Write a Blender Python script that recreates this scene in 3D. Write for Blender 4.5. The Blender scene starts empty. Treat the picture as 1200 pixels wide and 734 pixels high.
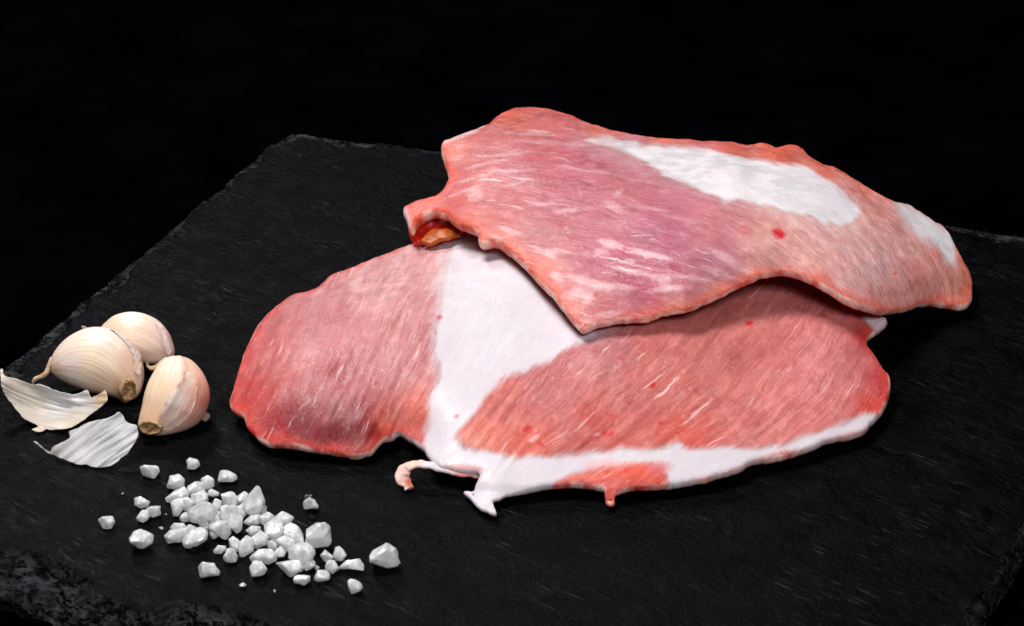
import bpy, bmesh, math, random
import numpy as np
from mathutils import Vector, geometry

# ------------------------------------------------------------------ camera, world, lights, exposure
scn = bpy.context.scene
COL = scn.collection
F_PX, PITCH, DIST = 2700.0, math.radians(31), 0.85
CAM = np.array([0.0, -DIST*math.cos(PITCH), DIST*math.sin(PITCH)])
FW = np.array([0.0, math.cos(PITCH), -math.sin(PITCH)])
UP = np.array([0.0, math.sin(PITCH), math.cos(PITCH)])
RT = np.array([1.0, 0.0, 0.0])
cd = bpy.data.cameras.new('camera')
cam = bpy.data.objects.new('camera', cd); COL.objects.link(cam)
cd.sensor_width = 36; cd.lens = F_PX/1200*36
cd.clip_start = .02; cd.clip_end = 50
cam.location = CAM; cam.rotation_euler = (math.pi/2-PITCH, 0, 0)
cd.dof.use_dof = True; cd.dof.focus_distance = 0.80; cd.dof.aperture_fstop = 40
scn.camera = cam

world = bpy.data.worlds.new('World'); scn.world = world; world.use_nodes = True
wb = world.node_tree.nodes['Background']
wb.inputs[0].default_value = (0.5, 0.55, 0.65, 1); wb.inputs[1].default_value = 0.008

def area(name, loc, target, sx, sy, power, col=(1, 1, 1)):
    l = bpy.data.lights.new(name, 'AREA'); l.shape = 'RECTANGLE'; l.size = sx; l.size_y = sy
    l.energy = power; l.color = col
    o = bpy.data.objects.new(name, l); COL.objects.link(o); o.location = loc
    d = Vector(target)-Vector(loc); o.rotation_euler = d.to_track_quat('-Z', 'Y').to_euler()
    return o
area('softbox_key', (-0.30, 0.16, 0.98), (0.05, 0.03, 0.0), 0.34, 0.34, 10.6, (1.0, 0.98, 0.96))
area('softbox_front', (0.22, -0.85, 0.85), (0.08, 0.0, 0.0), 0.4, 0.3, 6.6, (0.98, 0.98, 1.0))
area('softbox_back', (-0.34, 0.66, 0.56), (-0.08, 0.0, 0.0), 0.13, 0.10, 2.4, (0.96, 0.97, 1.0))

scn.view_settings.view_transform = 'Standard'
scn.view_settings.look = 'None'
scn.view_settings.exposure = 0; scn.view_settings.gamma = 1
scn.render.engine = 'CYCLES'

# ------------------------------------------------------------------ helpers
rng = np.random.default_rng(7)
random.seed(7)
def ray(px, py):
    px = np.asarray(px, float); py = np.asarray(py, float)
    return FW + ((px-600)/F_PX)[..., None]*RT + ((367-py)/F_PX)[..., None]*UP
def at(px, py, z=0.0):
    """photo pixel -> world point at height z (metres)"""
    d = ray(px, py); t = (z-CAM[2])/d[..., 2]
    return CAM + t[..., None]*d
def on_plane(px, py, P0, n):
    d = ray(px, py); t = ((P0-CAM)@n)/(d@n)
    return CAM + t[..., None]*d
def proj(P):
    v = P-CAM; w = v@FW
    return 600+F_PX*(v@RT)/w, 367-F_PX*(v@UP)/w

_perm = rng.permutation(512); _g3 = rng.normal(size=(512, 3)); _g3 /= np.linalg.norm(_g3, axis=1)[:, None]
def noise(x, y, z=0.0):
    x = np.asarray(x, float); y = np.asarray(y, float); z = np.zeros_like(x)+z
    xi, yi, zi = np.floor(x).astype(int), np.floor(y).astype(int), np.floor(z).astype(int)
    xf, yf, zf = x-xi, y-yi, z-zi
    f = lambda t: t*t*t*(t*(t*6-15)+10)
    u, v, w = f(xf), f(yf), f(zf); r = 0
    for a in (0, 1):
        for b in (0, 1):
            for c in (0, 1):
                h = _perm[(_perm[(_perm[(xi+a) & 511]+yi+b) & 511]+zi+c) & 511]
                g = _g3[h]
                dot = g[..., 0]*(xf-a)+g[..., 1]*(yf-b)+g[..., 2]*(zf-c)
                r = r + dot*(u if a else 1-u)*(v if b else 1-v)*(w if c else 1-w)
    return r*1.6
def fbm(x, y, z=0.0, o=4):
    r = 0; a = 1.0
    for i in range(o):
        r = r+a*noise(np.asarray(x)*2**i, np.asarray(y)*2**i, z+i*7.3); a *= .5
    return r

def smooth_loop(pts, step, closed=True, corner=()):
    """Catmull-Rom through pts, resampled at about `step`"""
    P = np.array(pts, float); n = len(P); out = []
    for i in range(n if closed else n-1):
        p0, p1, p2, p3 = (P[(i-1) % n], P[i], P[(i+1) % n], P[(i+2) % n])
        if not closed:
            p0 = P[max(i-1, 0)]; p3 = P[min(i+2, n-1)]
        L = np.linalg.norm(p2-p1); k = max(2, int(round(L/step)))
        for j in range(k):
            t = j/k
            out.append(.5*((2*p1)+(-p0+p2)*t+(2*p0-5*p1+4*p2-p3)*t*t+(-p0+3*p1-3*p2+p3)*t**3))
    if not closed: out.append(P[-1])
    return np.array(out)
def inside(poly, x, y):
    x = np.asarray(x); y = np.asarray(y); r = np.zeros(x.shape, bool); n = len(poly)
    for i in range(n):
        x1, y1 = poly[i]; x2, y2 = poly[(i+1) % n]
        if y1 == y2: continue
        c = ((y1 > y) != (y2 > y)) & (x < (x2-x1)*(y-y1)/(y2-y1)+x1)
        r ^= c
    return r
def dist_poly(poly, x, y):
    """unsigned distance to the closed polyline"""
    x = np.asarray(x, float); y = np.asarray(y, float); best = np.full(x.shape, 1e9); n = len(poly)
    for i in range(n):
        a = poly[i]; b = poly[(i+1) % n]; ab = b-a; L = ab@ab
        if L == 0: continue
        t = np.clip(((x-a[0])*ab[0]+(y-a[1])*ab[1])/L, 0, 1)
        best = np.minimum(best, (x-a[0]-t*ab[0])**2+(y-a[1]-t*ab[1])**2)
    return np.sqrt(best)
def sdf(poly, x, y):
    poly = np.array(poly, float)
    return np.where(inside(poly, x, y), 1, -1)*dist_poly(poly, x, y)
def sstep(a, b, x):
    t = np.clip((x-a)/(b-a), 0, 1); return t*t*(3-2*t)
def tps(ctrl):
    """thin plate spline through (px, py, value) rows"""
    C = np.array(ctrl, float); P = C[:, :2]/100; v = C[:, 2]; n = len(P)
    def K(r2): return np.where(r2 > 1e-12, r2*np.log(np.maximum(r2, 1e-12)), 0)
    A = np.zeros((n+3, n+3)); A[:n, :n] = K(((P[:, None]-P[None])**2).sum(-1))+np.eye(n)*1e-3
    A[:n, n] = 1; A[:n, n+1:] = P; A[n, :n] = 1; A[n+1:, :n] = P.T
    w = np.linalg.solve(A, np.concatenate([v, [0, 0, 0]]))
    def f(x, y):
        q = np.stack([np.asarray(x, float)/100, np.asarray(y, float)/100], -1)
        r2 = ((q[..., None, :]-P)**2).sum(-1)
        return K(r2)@w[:n]+w[n]+q@w[n+1:]
    return f
def lin(c):
    c = np.array(c, float)/255
    return np.where(c <= .04045, c/12.92, ((c+.055)/1.055)**2.4)
def colmap(ctrl, x, y):
    """Shepard blend of (px,py,radius,(r,g,b)) colour patches, sRGB 0-255 -> linear"""
    x = np.asarray(x, float); W = 0; S = 0
    for (cx, cy, r, c) in ctrl:
        w = 1/(1e-3+(((x-cx)**2+(y-cy)**2)/r**2))**1.6
        W = W+w; S = S+w[..., None]*lin(c)
    return S/W[..., None]
def flow(angles, x, y, box):
    """coordinates (along, across) of a fibre field; angles = rows of px,py,degrees (up-right = +)"""
    x0, y0, x1, y1 = box; h = 14.0
    nx = int((x1-x0)/h)+2; ny = int((y1-y0)/h)+2
    gx, gy = np.meshgrid(x0+np.arange(nx)*h, y0+np.arange(ny)*h)
    A = np.array(angles, float)
    W = 0; cs = 0; sn = 0
    for (a, b, t) in A:
        w = 1/(400+(gx-a)**2+(gy-b)**2)**1.5
        cs = cs+w*math.cos(2*math.radians(t)); sn = sn+w*math.sin(2*math.radians(t))
    th = .5*np.arctan2(sn, cs)
    # keep the half angle continuous about the mean direction
    m = .5*math.atan2(sn.sum(), cs.sum()); th = m+((th-m+math.pi/2) % math.pi-math.pi/2)
    tx, ty = np.cos(th), -np.sin(th)
    def solve(vx, vy):
        f = np.zeros_like(vx); 
        N = nx*ny; idx = np.arange(N).reshape(ny, nx)
        L = np.zeros((N, N)); b = np.zeros(N)
        for (i, j, g) in ((idx[:, :-1].ravel(), idx[:, 1:].ravel(), (.5*(vx[:, :-1]+vx[:, 1:])*h).ravel()),
                          (idx[:-1].ravel(), idx[1:].ravel(), (.5*(vy[:-1]+vy[1:])*h).ravel())):
            np.add.at(L, (i, i), 1); np.add.at(L, (j, j), 1); np.add.at(L, (i, j), -1); np.add.at(L, (j, i), -1)
            np.add.at(b, i, -g); np.add.at(b, j, g)
        L[0, 0] += 1
        return np.linalg.solve(L, b).reshape(ny, nx)
    fu = solve(tx, ty); fv = solve(-ty, tx)
    fx = np.clip((x-x0)/h, 0, nx-1.001); fy = np.clip((y-y0)/h, 0, ny-1.001)
    i = fx.astype(int); j = fy.astype(int); a = fx-i; b = fy-j
    def s(f): return (f[j, i]*(1-a)+f[j, i+1]*a)*(1-b)+(f[j+1, i]*(1-a)+f[j+1, i+1]*a)*b
    return s(fu), s(fv)

def mesh_obj(name, V, Fc, mat, parent=None, smooth=True, **attrs):
    me = bpy.data.meshes.new(name); me.from_pydata([tuple(v) for v in V], [], [tuple(int(i) for i in f) for f in Fc])
    me.validate(); me.update()
    if smooth: me.polygons.foreach_set('use_smooth', [True]*len(me.polygons))
    for k, a in attrs.items():
        a = np.asarray(a, float)
        if a.ndim == 1:
            at_ = me.attributes.new(k, 'FLOAT', 'POINT'); at_.data.foreach_set('value', a.ravel())
        elif k == 'base':
            at_ = me.attributes.new(k, 'FLOAT_COLOR', 'POINT')
            at_.data.foreach_set('color', np.concatenate([a, np.ones((len(a), 1))], 1).ravel())
        else:
            at_ = me.attributes.new(k, 'FLOAT_VECTOR', 'POINT'); at_.data.foreach_set('vector', a.ravel())
    if mat: me.materials.append(mat)
    o = bpy.data.objects.new(name, me); COL.objects.link(o)
    if parent: o.parent = parent
    return o
def tag(o, label=None, cat=None, group=None, kind=None):
    if label: o['label'] = label
    if cat: o['category'] = cat
    if group: o['group'] = group
    if kind: o['kind'] = kind
    return o
def root(name, loc):
    o = bpy.data.objects.new(name, None); o.empty_display_size = .01; COL.objects.link(o); o.location = loc; return o
def adopt(parent, *kids):
    """parent children built in world coordinates, keeping them in place"""
    for k in kids:
        k.parent = parent
        k.data.transform(__import__('mathutils').Matrix.Translation(-Vector(parent.location)))
def vnormals(V, T):
    n = np.zeros_like(V); t = np.asarray(T)
    fn = np.cross(V[t[:, 1]]-V[t[:, 0]], V[t[:, 2]]-V[t[:, 0]])
    for k in range(3): np.add.at(n, t[:, k], fn)
    return n/np.maximum(np.linalg.norm(n, axis=1), 1e-12)[:, None]

SLAB = {}
def slab(outline, step, zf, th, rim=None, jag=0.6, jagf=.12, disp=None, zmin=0.0004, seed=0, press=None, ringd=(.35, .8, 1.4, 2.2)):
    """sheet with real thickness. zf(px,py) = height of its middle (m), th = thickness (m)"""
    B = smooth_loop(outline, step)
    T = np.roll(B, -1, 0)-np.roll(B, 1, 0); T /= np.maximum(np.linalg.norm(T, axis=1), 1e-9)[:, None]
    N2 = np.stack([T[:, 1], -T[:, 0]], 1)
    B = B+N2*(jag*fbm(B[:, 0]*jagf, B[:, 1]*jagf, seed+.5, 4))[:, None]
    x0, y0 = B.min(0); x1, y1 = B.max(0)
    gy = np.arange(y0, y1, step*.87); X = []; Y = []
    for k, yy in enumerate(gy):
        xs = np.arange(x0+(k % 2)*step/2, x1, step); X.append(xs); Y.append(np.full(len(xs), yy))
    X = np.concatenate(X); Y = np.concatenate(Y)
    X = X+rng.uniform(-.08, .08, len(X))*step; Y = Y+rng.uniform(-.12, .12, len(Y))*step
    m = inside(B, X, Y); X, Y = X[m], Y[m]
    rings = []; last = 0
    sgn = 1 if inside(B, *(B[:1]+N2[:1]*.05).T)[0] else -1
    for rd in [step*q for q in ringd]:
        rb = B+N2*sgn*rd; rb = rb[inside(B, rb[:, 0], rb[:, 1])]; rb = rb[dist_poly(B, rb[:, 0], rb[:, 1]) > rd*.93]; rings.append(rb); last = rd
    d = dist_poly(B, X, Y); m = d > last+step*.6; X, Y = X[m], Y[m]
    nb = len(B); Q = np.concatenate([B]+rings+[np.stack([X, Y], 1)])
    vs = [Vector((a, b)) for a, b in Q]
    r = geometry.delaunay_2d_cdt(vs, [(i, (i+1) % nb) for i in range(nb)], [], 1, 1e-6, True)
    Q = np.array([tuple(v) for v in r[0]]); Tr = np.array([f for f in r[2] if len(f) == 3])
    cc = Q[Tr].mean(1); Tr = Tr[inside(B, cc[:, 0], cc[:, 1])]
    isb = np.zeros(len(Q), bool)
    for k, src in enumerate(r[3]):
        if any(s < nb for s in src): isb[k] = True
    px, py = Q[:, 0], Q[:, 1]
    z = zf(px, py); P = at(px, py, z)
    n = vnormals(P, Tr)
    if n[:, 2].mean() < 0: Tr = Tr[:, ::-1]; n = -n
    bp = P[isb]; dd = np.empty(len(P))
    for s in range(0, len(P), 4000):
        dd[s:s+4000] = np.sqrt(((P[s:s+4000, None]-bp[None])**2).sum(-1).min(1))
    dd[isb] = 0
    tt = th(px, py) if callable(th) else np.full(len(P), th)
    rr = tt*.42 if rim is None else np.full(len(P), rim)
    pr = np.sqrt(np.clip(1-(1-np.clip(dd/rr, 0, 1))**2, 0, 1))
    top = P+n*(tt/2*pr)[:, None]; bot = P-n*(tt/2*pr)[:, None]
    if disp is not None: top = top+n*(disp(px, py, dd)*np.clip(dd/.006, 0, 1))[:, None]
    top[:, 2] = np.maximum(top[:, 2], zmin); bot[:, 2] = np.maximum(bot[:, 2], zmin)
    idx = np.full(len(P), -1); inn = np.where(~isb)[0]; idx[inn] = len(P)+np.arange(len(inn)); idx[isb] = np.where(isb)[0]
    V = np.concatenate([top, bot[inn]])
    Fc = np.concatenate([Tr, idx[Tr][:, ::-1]])
    PX = np.concatenate([px, px[inn]]); PY = np.concatenate([py, py[inn]]); DD = np.concatenate([dd, dd[inn]])
    under = np.concatenate([np.zeros(len(px)), np.ones(len(inn))])
    SLAB.update(n=n, inner=tt/2*pr, top=len(px), tri=Tr, isb=isb, bot=idx)
    return V, Fc, PX, PY, DD, under

# ---- node helper
class NT:
    def __init__(s, name):
        s.m = bpy.data.materials.new(name); s.m.use_nodes = True; s.t = s.m.node_tree
        s.b = s.t.nodes['Principled BSDF']; s.out = s.t.nodes['Material Output']
    def n(s, ty, **kw):
        nd = s.t.nodes.new(ty)
        for k, v in kw.items():
            if k.startswith('i_'):
                key = k[2:]; key = int(key) if key.isdigit() else key.replace('_', ' ')
                s.put(nd.inputs[key], v)
            else: setattr(nd, k, v)
        return nd
    def put(s, sock, v):
        if isinstance(v, bpy.types.NodeSocket): s.t.links.new(v, sock)
        elif isinstance(v, bpy.types.Node): s.t.links.new(v.outputs[0], sock)
        else: sock.default_value = v
    def set(s, name, v): s.put(s.b.inputs[name], v)
    def attr(s, name, out='Fac'): return s.n('ShaderNodeAttribute', attribute_name=name).outputs[out]
    def math(s, op, a, b=0.0, c=0.0, clamp=False):
        nd = s.n('ShaderNodeMath', operation=op, use_clamp=clamp); s.put(nd.inputs[0], a); s.put(nd.inputs[1], b); s.put(nd.inputs[2], c); return nd.outputs[0]
    def noise(s, vec, scale, detail=3, rough=.55, dist=0.0):
        return s.n('ShaderNodeTexNoise', i_Vector=vec, i_Scale=scale, i_Detail=detail, i_Roughness=rough, i_Distortion=dist).outputs['Fac']
    def scale(s, vec, x, y, z):
        nd = s.n('ShaderNodeVectorMath', operation='MULTIPLY'); s.put(nd.inputs[0], vec); nd.inputs[1].default_value = (x, y, z); return nd.outputs[0]
    def add(s, a, b):
        nd = s.n('ShaderNodeVectorMath', operation='ADD'); s.put(nd.inputs[0], a); s.put(nd.inputs[1], b); return nd.outputs[0]
    def ramp(s, fac, a, b, lo=0.0, hi=1.0):
        nd = s.n('ShaderNodeMapRange', i_0=fac, i_1=a, i_2=b, i_3=lo, i_4=hi); nd.interpolation_type = 'SMOOTHSTEP'; return nd.outputs[0]
    def mix(s, fac, a, b, mode='MIX'):
        nd = s.n('ShaderNodeMix', data_type='RGBA', blend_type=mode); s.put(nd.inputs['Factor'], fac); s.put(nd.inputs[6], a); s.put(nd.inputs[7], b); return nd.outputs[2]
    def bump(s, h, dist, strength=1.0, normal=None):
        nd = s.n('ShaderNodeBump', i_Height=h, i_Distance=dist, i_Strength=strength)
        if normal is not None: s.put(nd.inputs['Normal'], normal)
        return nd.outputs[0]
def rgba(c): return (*lin(c), 1)

# ------------------------------------------------------------------ materials
def meat_material():
    s = NT('raw_meat'); fl = s.attr('flow', 'Vector'); base = s.attr('base', 'Color'); fat = s.attr('fat'); marb = s.attr('marb')
    pos = s.n('ShaderNodeTexCoord').outputs['Object']
    lean = s.math('SUBTRACT', 1.0, fat)
    nz = lambda sc: s.n('ShaderNodeTexNoise', i_Vector=fl, i_Scale=sc, i_Detail=3.0).outputs['Color']
    wob = s.add(s.scale(nz(.018), 0, 17, 0), s.scale(nz(.07), 0, 5.5, 0))
    f2 = s.add(fl, wob)
    fine = s.noise(s.scale(f2, .028, .46, 0), 1.0, 3, .6)
    fine2 = s.noise(s.scale(f2, .07, .85, 0), 1.0, 2, .6)
    band = s.noise(s.scale(f2, .009, .075, 0), 1.0, 4, .6)
    line = s.noise(s.scale(f2, .016, .22, 3), 1.0, 2, .55)
    veil = s.noise(s.scale(fl, .013, .026, 0), 1.0, 4, .6)
    patch = s.noise(s.scale(fl, .018, .030, 1), 1.0, 4, .62)
    pstr = s.ramp(patch, .32, .60, .35, 1.0)
    # darker and redder between the fibres
    c = s.mix(s.math('MULTIPLY', s.ramp(band, .47, .68), s.math('MULTIPLY', lean, .26)), base, (.72, .42, .40, 1), 'MULTIPLY')
    c = s.mix(s.math('MULTIPLY', s.ramp(band, .50, .32), s.math('MULTIPLY', lean, .24)), c, (1.28, 1.38, 1.38, 1), 'MULTIPLY')
    c = s.mix(s.math('MULTIPLY', s.ramp(fine, .44, .64), s.math('MULTIPLY', s.math('MULTIPLY', lean, pstr), .38)), c, (.62, .34, .32, 1), 'MULTIPLY')
    c = s.mix(s.math('MULTIPLY', s.ramp(fine2, .50, .70), s.math('MULTIPLY', lean, .60)), c, (1.30, 1.45, 1.45, 1), 'MULTIPLY')
    # broad mottling: blood-rich and pale areas
    mot = s.noise(pos, 75.0, 5, .68)
    c = s.mix(s.math('MULTIPLY', s.ramp(mot, .50, .70), s.math('MULTIPLY', lean, .55)), c, (.74, .48, .48, 1), 'MULTIPLY')
    mo2 = s.noise(pos, 230.0, 5, .7)
    c = s.mix(s.math('MULTIPLY', s.ramp(mo2, .42, .66), s.math('MULTIPLY', lean, .45)), c, (.84, .66, .66, 1), 'MULTIPLY')
    c = s.mix(s.math('MULTIPLY', s.ramp(mo2, .48, .34), s.math('MULTIPLY', lean, .5)), c, (1.2, 1.35, 1.35, 1), 'MULTIPLY')
    # whitish connective lines running along the fibres
    ln = s.math('MULTIPLY', s.ramp(line, .60, .70), s.ramp(veil, .44, .60, .05, 1.0))
    c = s.mix(s.math('MULTIPLY', ln, s.math('MULTIPLY', marb, lean)), c, (.90, .68, .67, 1))
    cross = s.noise(s.scale(s.add(fl, s.scale(nz(.06), 14, 14, 0)), .022, .085, 1), 1.0, 4, .6)
    web = s.math('MULTIPLY', s.ramp(cross, .52, .62), s.ramp(marb, .62, .95))
    c = s.mix(s.math('MULTIPLY', web, s.math('MULTIPLY', lean, .42)), c, (.90, .66, .69, 1))
    tang = s.noise(s.scale(s.add(fl, s.scale(nz(.05), 16, 16, 0)), .09, .11, 5), 1.0, 2, .5)
    tg = s.math('MULTIPLY', s.ramp(s.math('ABSOLUTE', s.math('SUBTRACT', tang, .5)), 0.0, .013, 1.0, 0.0), s.ramp(patch, .50, .60))
    c = s.mix(s.math('MULTIPLY', tg, s.math('MULTIPLY', lean, .30)), c, (.90, .62, .61, 1))
    fm = s.noise(s.scale(fl, .012, .03, 0), 1.0, 5, .65)
    c = s.mix(s.math('MULTIPLY', s.ramp(fm, .48, .70), s.math('MULTIPLY', fat, .24)), c, (.78, .60, .64, 1))
    c = s.mix(s.math('MULTIPLY', s.ramp(fm, .46, .30), s.math('MULTIPLY', fat, .35)), c, (.84, .79, .72, 1))
    sparkle_paint = s.attr('sparkle_paint')
    sp = s.math('MULTIPLY', s.ramp(s.noise(pos, 1250.0, 2, .6), .54, .66), s.ramp(s.noise(pos, 210.0, 3, .6), .42, .60))
    c = s.mix(s.math('MULTIPLY', s.math('MULTIPLY', sp, sparkle_paint), .42), c, (.95, .82, .84, 1))  # white specks mixed into the base colour imitate sparkling highlights
    s.set('Base Color', c)
    gran = s.noise(pos, 700.0, 3, .65); gran2 = s.noise(pos, 1150.0, 3, .7); lump = s.noise(pos, 160.0, 3, .6)
    h = s.math('MULTIPLY', s.math('MULTIPLY', fine, pstr), s.math('MULTIPLY_ADD', lean, .60, .03))
    h = s.math('ADD', h, s.math('MULTIPLY', gran, s.math('MULTIPLY_ADD', lean, .30, .12)))
    h = s.math('ADD', h, s.math('MULTIPLY', lump, .38))
    memb = s.noise(s.scale(s.add(fl, s.scale(nz(.03), 20, 20, 0)), .02, .07, 0), 1.0, 4, .6)
    h = s.math('ADD', h, s.math('MULTIPLY', s.ramp(s.math('ABSOLUTE', s.math('SUBTRACT', memb, .5)), 0.0, .05, 1.0, 0.0), s.math('MULTIPLY', fat, .06)))
    h = s.math('ADD', h, s.math('MULTIPLY', fm, s.math('MULTIPLY', fat, .30)))
    h = s.math('ADD', h, s.math('MULTIPLY', band, s.math('MULTIPLY', lean, .9)))
    bp = s.bump(h, .00050, .9)
    bp2 = s.bump(s.math('ADD', s.math('MULTIPLY', gran2, .6), s.math('MULTIPLY', s.noise(pos, 430.0, 3, .6), 1.3)), .00075, 1.0, bp)
    s.set('Normal', bp); s.set('Coat Normal', bp2)
    s.set('Roughness', s.ramp(s.noise(pos, 220.0, 3, .6), .3, .7, .34, .55))
    s.set('Specular IOR Level', .36)
    s.set('Coat Weight', s.math('MULTIPLY', s.ramp(s.noise(pos, 90.0, 3, .6), .42, .60), .62)); s.set('Coat Roughness', .09)
    s.set('Subsurface Weight', .38); s.set('Subsurface Radius', (1.0, .34, .26)); s.set('Subsurface Scale', .0020)
    return s.m
def simple(name, col, rough=.5, sss=0.0, rad=(1, .5, .3), sc=.002, coat=0.0, bump=None, nz=None):
    s = NT(name); pos = s.n('ShaderNodeTexCoord').outputs['Object']
    c = s.mix(s.ramp(s.noise(pos, nz[0], 3, .6), .35, .68), rgba(col), rgba(nz[1])) if nz else rgba(col)
    s.set('Base Color', c); s.set('Roughness', rough)
    if sss: s.set('Subsurface Weight', sss); s.set('Subsurface Radius', rad); s.set('Subsurface Scale', sc)
    if coat: s.set('Coat Weight', coat); s.set('Coat Roughness', .12)
    if bump: s.set('Normal', s.bump(s.noise(pos, bump[0], 3, .6), bump[1], .8))
    return s.m
def slate_material():
    s = NT('slate'); pos = s.n('ShaderNodeTexCoord').outputs['Object']
    rot = s.n('ShaderNodeMapping', i_Vector=pos, i_Rotation=(0, 0, math.radians(36))).outputs[0]
    warp = s.scale(s.n('ShaderNodeTexNoise', i_Vector=rot, i_Scale=60.0, i_Detail=4.0).outputs['Color'], .012, .012, 0)
    v = s.add(rot, warp)
    grain = s.noise(s.scale(v, 300, 560, 300), 1.0, 5, .7)
    big = s.noise(s.scale(v, 11, 26, 40), 1.0, 4, .6)
    cleft = s.noise(s.scale(v, 38, 75, 60), 1.0, 7, .66)
    chip = s.attr('chip')
    patch = s.noise(s.scale(v, 14, 20, 20), 1.0, 3, .6)
    col = s.mix(s.ramp(big, .35, .68), (.0002, .0002, .0003, 1), (.0009, .0009, .0013, 1))
    col = s.mix(s.math('MULTIPLY', s.ramp(cleft, .50, .66), .7), col, (.0030, .0030, .0038, 1))
    # pale scratches, short and along the cleavage
    sn = s.noise(s.scale(s.add(rot, s.scale(warp, .25, .25, 0)), 100, 1000, 300), 1.0, 4, .65)
    scr = s.math('MULTIPLY', s.ramp(sn, .55, .72), s.ramp(s.noise(s.scale(v, 30, 55, 20), 1.0, 5, .65), .44, .64))
    col = s.mix(s.math('MULTIPLY', scr, .8), col, (.050, .050, .055, 1))
    dust = s.ramp(s.noise(pos, 1000.0, 1, .5), .78, .84)
    col = s.mix(s.math('MULTIPLY', dust, .55), col, (.18, .18, .18, 1))
    cn = s.noise(pos, 200.0, 5, .7)
    cr = s.ramp(s.math('ABSOLUTE', s.math('SUBTRACT', s.noise(s.scale(v, 70, 150, 110), 1.0, 5, .65), .5)), .004, .035)
    chip = s.math('MULTIPLY', chip, cr)
    col = s.mix(s.math('MULTIPLY', chip, s.ramp(cn, .36, .64, .10, .75)), col, (.085, .089, .100, 1))
    s.set('Base Color', col)
    st = s.n('ShaderNodeTexNoise', i_Vector=s.scale(v, 18, 34, 30), i_Scale=1.0, i_Detail=7.0, i_Roughness=.62).outputs['Fac']
    q = s.math('SNAP', s.math('MULTIPLY', st, 12.0), 1.0)                                  # layered cleavage steps
    q = s.math('ADD', s.math('MULTIPLY', q, .13), s.math('MULTIPLY', cleft, .55))
    q = s.math('ADD', q, s.math('MULTIPLY', grain, .30))
    q = s.math('ADD', q, s.math('MULTIPLY', s.math('MULTIPLY', chip, s.noise(s.scale(v, 90, 210, 160), 1.0, 5, .7)), 2.2))
    s.set('Normal', s.bump(q, .0026, 1.0))
    s.set('Roughness', s.ramp(cleft, .3, .7, .30, .48)); s.set('Specular IOR Level', .045)
    return s.m
def salt_material(name, tr, col):
    s = NT(name); pos = s.n('ShaderNodeTexCoord').outputs['Object']
    n1 = s.noise(pos, 420.0, 3, .6)
    s.set('Base Color', s.mix(s.ramp(n1, .4, .7), rgba(col), (.99, .99, 1.0, 1)))
    s.set('Roughness', .13); s.set('IOR', 1.5)
    s.set('Transmission Weight', s.ramp(s.noise(pos, 190.0, 3, .6), .40, .62, min(1, tr+.34), max(0, tr-.10)))
    s.set('Subsurface Weight', 1.0); s.set('Subsurface Radius', (1, 1, 1)); s.set('Subsurface Scale', .0016)
    s.set('Normal', s.bump(s.noise(pos, 600.0, 2, .5), .0002, .5))
    return s.m
def garlic_material(name, tint, blush):
    s = NT(name); fl = s.attr('flow', 'Vector'); base = s.attr('base', 'Color'); pos = s.n('ShaderNodeTexCoord').outputs['Object']
    w = s.add(fl, s.scale(s.n('ShaderNodeTexNoise', i_Vector=fl, i_Scale=.8).outputs['Color'], .5, .35, 0))
    st = s.noise(s.scale(w, .55, 7.0, 0), 1.0, 3, .6)
    st2 = s.noise(s.scale(w, 1.2, 24.0, 0), 1.0, 2, .6)
    c = s.mix(s.ramp(st, .42, .68, 0, .30), base, rgba((226, 178, 150)))
    c = s.mix(s.ramp(st2, .50, .72, 0, .22), c, rgba((248, 238, 232)))
    c = s.mix(s.math('MULTIPLY', s.ramp(s.noise(pos, 130.0, 3, .6), .52, .72), .35), c, rgba((232, 196, 158)))
    s.set('Base Color', c); s.set('Roughness', .42); s.set('Specular IOR Level', .4)
    s.set('Subsurface Weight', .5); s.set('Subsurface Radius', (1, .55, .35)); s.set('Subsurface Scale', .0025)
    h = s.math('ADD', st, s.math('MULTIPLY', st2, .5))
    s.set('Normal', s.bump(h, .0005, .6))
    return s.m
def no_sss(m):
    m = m.copy(); b = m.node_tree.nodes['Principled BSDF']; b.inputs['Subsurface Weight'].default_value = 0; m.name = 'garlic_skin_flap'; return m
def peel_material():
    s = NT('garlic_skin'); fl = s.attr('flow', 'Vector'); pos = s.n('ShaderNodeTexCoord').outputs['Object']; base = s.attr('base', 'Color')
    st = s.noise(s.scale(fl, .02, .30, 0), 1.0, 3, .6); st2 = s.noise(s.scale(fl, .05, .9, 0), 1.0, 2, .6)
    c = s.mix(s.ramp(st, .48, .72, 0, .55), base, rgba((170, 158, 152)))
    c = s.mix(s.ramp(st2, .5, .7, 0, .4), c, rgba((245, 243, 242)))
    s.set('Base Color', c); s.set('Roughness', .38); s.set('Specular IOR Level', .5)
    nm = s.bump(s.math('ADD', st, s.math('MULTIPLY', st2, .4)), .0005, .7); s.set('Normal', nm)
    tl = s.n('ShaderNodeBsdfTranslucent', i_Color=c, i_Normal=nm)
    mx = s.n('ShaderNodeMixShader', i_0=.30); s.t.links.new(s.b.outputs[0], mx.inputs[1]); s.t.links.new(tl.outputs[0], mx.inputs[2])
    s.t.links.new(mx.outputs[0], s.out.inputs[0])
    return s.m
M_MEAT = meat_material(); M_SLATE = slate_material()
M_TABLE = simple('black_table', (1, 1, 2), .95, bump=(900.0, .0003), nz=(30.0, (3, 3, 5)))
M_TABLE.node_tree.nodes['Principled BSDF'].inputs['Specular IOR Level'].default_value = .0
M_SALT = salt_material('rock_salt', .14, (247, 247, 250)); M_SALTG = salt_material('grey_salt', .75, (150, 148, 150))
M_GARLIC = garlic_material('garlic_clove_skin', None, None)
M_FLAP = no_sss(M_GARLIC)
M_ROOT = simple('garlic_root', (206, 168, 116), .6, bump=(1400.0, .0008), nz=(500.0, (112, 80, 40)))
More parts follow.
